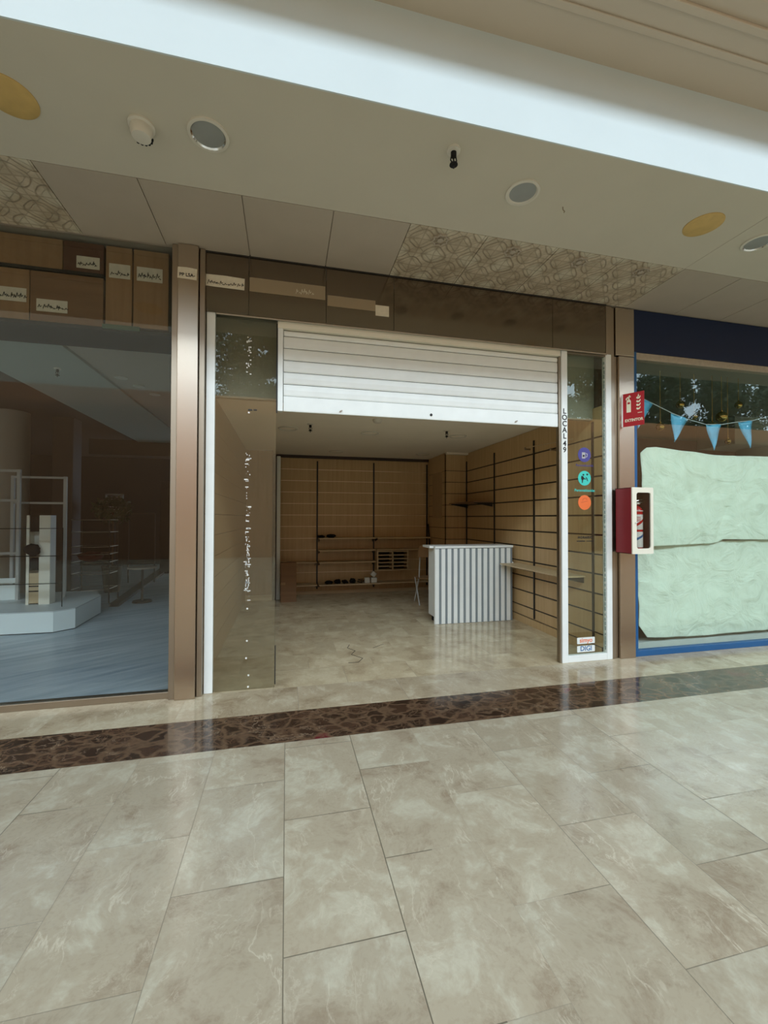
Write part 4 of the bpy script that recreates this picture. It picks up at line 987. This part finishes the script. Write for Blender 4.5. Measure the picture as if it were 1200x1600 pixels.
# extinguisher cabinet
t = thing('extinguisher_cabinet', 'red wall cabinet with cream glazed door holding a fire extinguisher', 'cabinet', (3.56, 3.73, 1.14))
x0, x1, y0, y1, z0, z1 = 3.432, 3.690, 3.632, 3.846, 1.14, 1.822
obj('body', B_((x0, x0+.006, y0, y1, z0, z1), (x1-.006, x1, y0, y1, z0, z1), (x0, x1, y0, y1, z1-.006, z1), (x0, x1, y0, y1, z0, z0+.006)), M_cabred, t)
obj('back_plate', B_((x0, x1, y1-.006, y1, z0, z1)), M_cabin, t)
obj('lining', B_((x1-.012, x1-.006, y0+.004, y1-.006, z0+.01, z1-.01), (x0+.006, x0+.010, y0+.004, y1-.006, z0+.01, z1-.01)), M_cabin, t)
# door: frame with rounded opening
bm = bmesh.new(); yo, yi = y0-.014, y0-.001
def rrect(a, b, c_, d, r, n=6):
    pts = []
    for cx, cz, a0 in ((b-r, d-r, 0), (a+r, d-r, 90), (a+r, c_+r, 180), (b-r, c_+r, 270)):
        for k in range(n+1):
            th = math.radians(a0+90*k/n); pts.append((cx+r*math.cos(th), cz+r*math.sin(th)))
    return pts
oo = rrect(x0, x1, z0, z1, .006); ii = rrect(x0+.052, x1-.030, z0+.055, z1-.052, .025); n = len(oo)
V = {}
for nm, pts, yy in (('of', oo, yo), ('ob', oo, yi), ('if', ii, yo), ('ib', ii, yi)): V[nm] = [bm.verts.new((a, yy, b)) for a, b in pts]
for i in range(n):
    j = (i+1) % n
    bm.faces.new((V['of'][i], V['of'][j], V['if'][j], V['if'][i])); bm.faces.new((V['ob'][i], V['ib'][i], V['ib'][j], V['ob'][j]))
    bm.faces.new((V['of'][i], V['ob'][i], V['ob'][j], V['of'][j])); bm.faces.new((V['if'][i], V['if'][j], V['ib'][j], V['ib'][i]))
dr = obj('door', bm, M_cream, t)
bm = bmesh.new(); prism(bm, rrect(x0+.048, x1-.026, z0+.05, z1-.048, .025), yi-.001, yi+.001); obj('door_glass', bm, M_lensglass, dr)
bm = bmesh.new(); cyl(bm, (x0+.036, yo, 1.455), (x0+.036, yo-.012, 1.455), .008, .006, 12); cyl(bm, (x0+.028, yo-.01, 1.452), (x0+.050, yo-.012, 1.462), .003, .003, 8); obj('door_latch', bm, M_chrome, dr)
# extinguisher
cx, cyy = 3.583, 3.737; cz = z0+.008
e = thing('fire_extinguisher', 'red fire extinguisher with white label inside the glazed cabinet', 'fire extinguisher', (cx, cyy, cz))
bm = bmesh.new(); lathe(bm, (cx, cyy, cz), [(.055,.03),(.064,.04),(.067,.06),(.067,.42),(.060,.455),(.040,.480),(.022,.49)], 32); obj('cylinder', bm, M_extred, e, smooth=True)
bm = bmesh.new(); lathe(bm, (cx, cyy, cz), [(.058,0),(.064,.005),(.064,.045),(.05,.05)], 32); obj('base_cap', bm, M_digiblue, e, smooth=True)
bm = bmesh.new(); lathe(bm, (cx, cyy, cz), [(.0674,.055),(.0678,.057),(.0678,.215),(.0674,.217)], 32); lb_ = obj('lower_label', bm, M_white, e, smooth=True)
bm = bmesh.new(); lathe(bm, (cx, cyy, cz), [(.0674,.240),(.0678,.242),(.0678,.395),(.0674,.397)], 32); lb2 = obj('upper_label', bm, M_white, e, smooth=True)
def wrapstripe(zc, hgt, slope, a0, a1, m, nm, par, z_off=0):
    bm = bmesh.new(); n = 14; A = []; Bq = []
    for i in range(n+1):
        th = a0+(a1-a0)*i/n; z = zc+slope*(i/n-.5)
        A.append(bm.verts.new((cx+.0690*math.cos(th), cyy+.0690*math.sin(th), cz+z))); Bq.append(bm.verts.new((cx+.0690*math.cos(th), cyy+.0690*math.sin(th), cz+z+hgt)))
    for i in range(n): bm.faces.new((A[i], A[i+1], Bq[i+1], Bq[i]))
    obj(nm, bm, m, par)
a0, a1 = math.radians(190), math.radians(350)
wrapstripe(.30, .03, .12, a0, a1, M_extred, 'red_stripe', lb2)
wrapstripe(.15, .025, .10, a0, a1, M_digiblue, 'blue_stripe', lb_)
for k in range(3): wrapstripe(.365-.018*k, .006, 0, math.radians(200), math.radians(270), M_extred, 'red_text_line', lb2)
wrapstripe(.43, .008, 0, math.radians(225), math.radians(320), M_white, 'white_line', e)
bm = bmesh.new(); lathe(bm, (cx, cyy, cz), [(.018,.485),(.018,.52),(.012,.53)], 16); cyl(bm, (cx,cyy,cz+.51), (cx+.03,cyy-.03,cz+.51), .014, .014, 14); obj('valve', bm, M_chrome, e, smooth=True)
bm = bmesh.new(); tube(bm, [(cx-.04,cyy-.01,cz+.53),(cx+.02,cyy-.02,cz+.545),(cx+.09,cyy-.03,cz+.56)], .007, 8); tube(bm, [(cx-.03,cyy-.01,cz+.52),(cx+.07,cyy-.03,cz+.525)], .006, 8); obj('handle', bm, M_chrome, e)
bm = bmesh.new(); tube(bm, [(cx+.02,cyy+.02,cz+.51),(cx+.075,cyy+.03,cz+.48),(cx+.09,cyy+.03,cz+.40),(cx+.088,cyy+.03,cz+.12)], .009, 8); obj('hose', bm, M_hole, e, smooth=True)

# ================================================================== TREES BEHIND THE VIEWER (seen in the glass)
def tree(x, y, r, seed, label):
    t = thing('atrium_tree', label, 'tree', (x, y, 0), 'trees beyond the atrium wall')
    bm = bmesh.new(); tube(bm, [(x,y,0),(x+.1,y,3),(x,y,6.6)], .16, 12)
    rd = random.Random(seed)
    for _ in range(7):
        d = Vector((rd.uniform(-1,1)*r*.8, rd.uniform(-.6,.6), rd.uniform(.6,2.0))); tube(bm, [(x,y,5.3), Vector((x,y,5.3))+d], .05, 8)
    obj('trunk', bm, M_trunk, t)
    bm = bmesh.new()
    for _ in range(50): leaves(bm, (x+rd.uniform(-r,r), y+rd.uniform(-.6,.6), 7.9+rd.uniform(-2.0,1.9)), .70, 150, .14, rd.random(), .8)
    obj('foliage', bm, M_leaf, t)
for i, (x, r) in enumerate([(-1.45+4.4*k, 1.5) for k in range(9)]):
    tree(x, -11.6, r, 11+i, 'leafy green tree beyond the tan atrium wall, reflected in the glass')

# clean helper props
for o in bpy.data.objects:
    if '_o' in o: del o['_o']
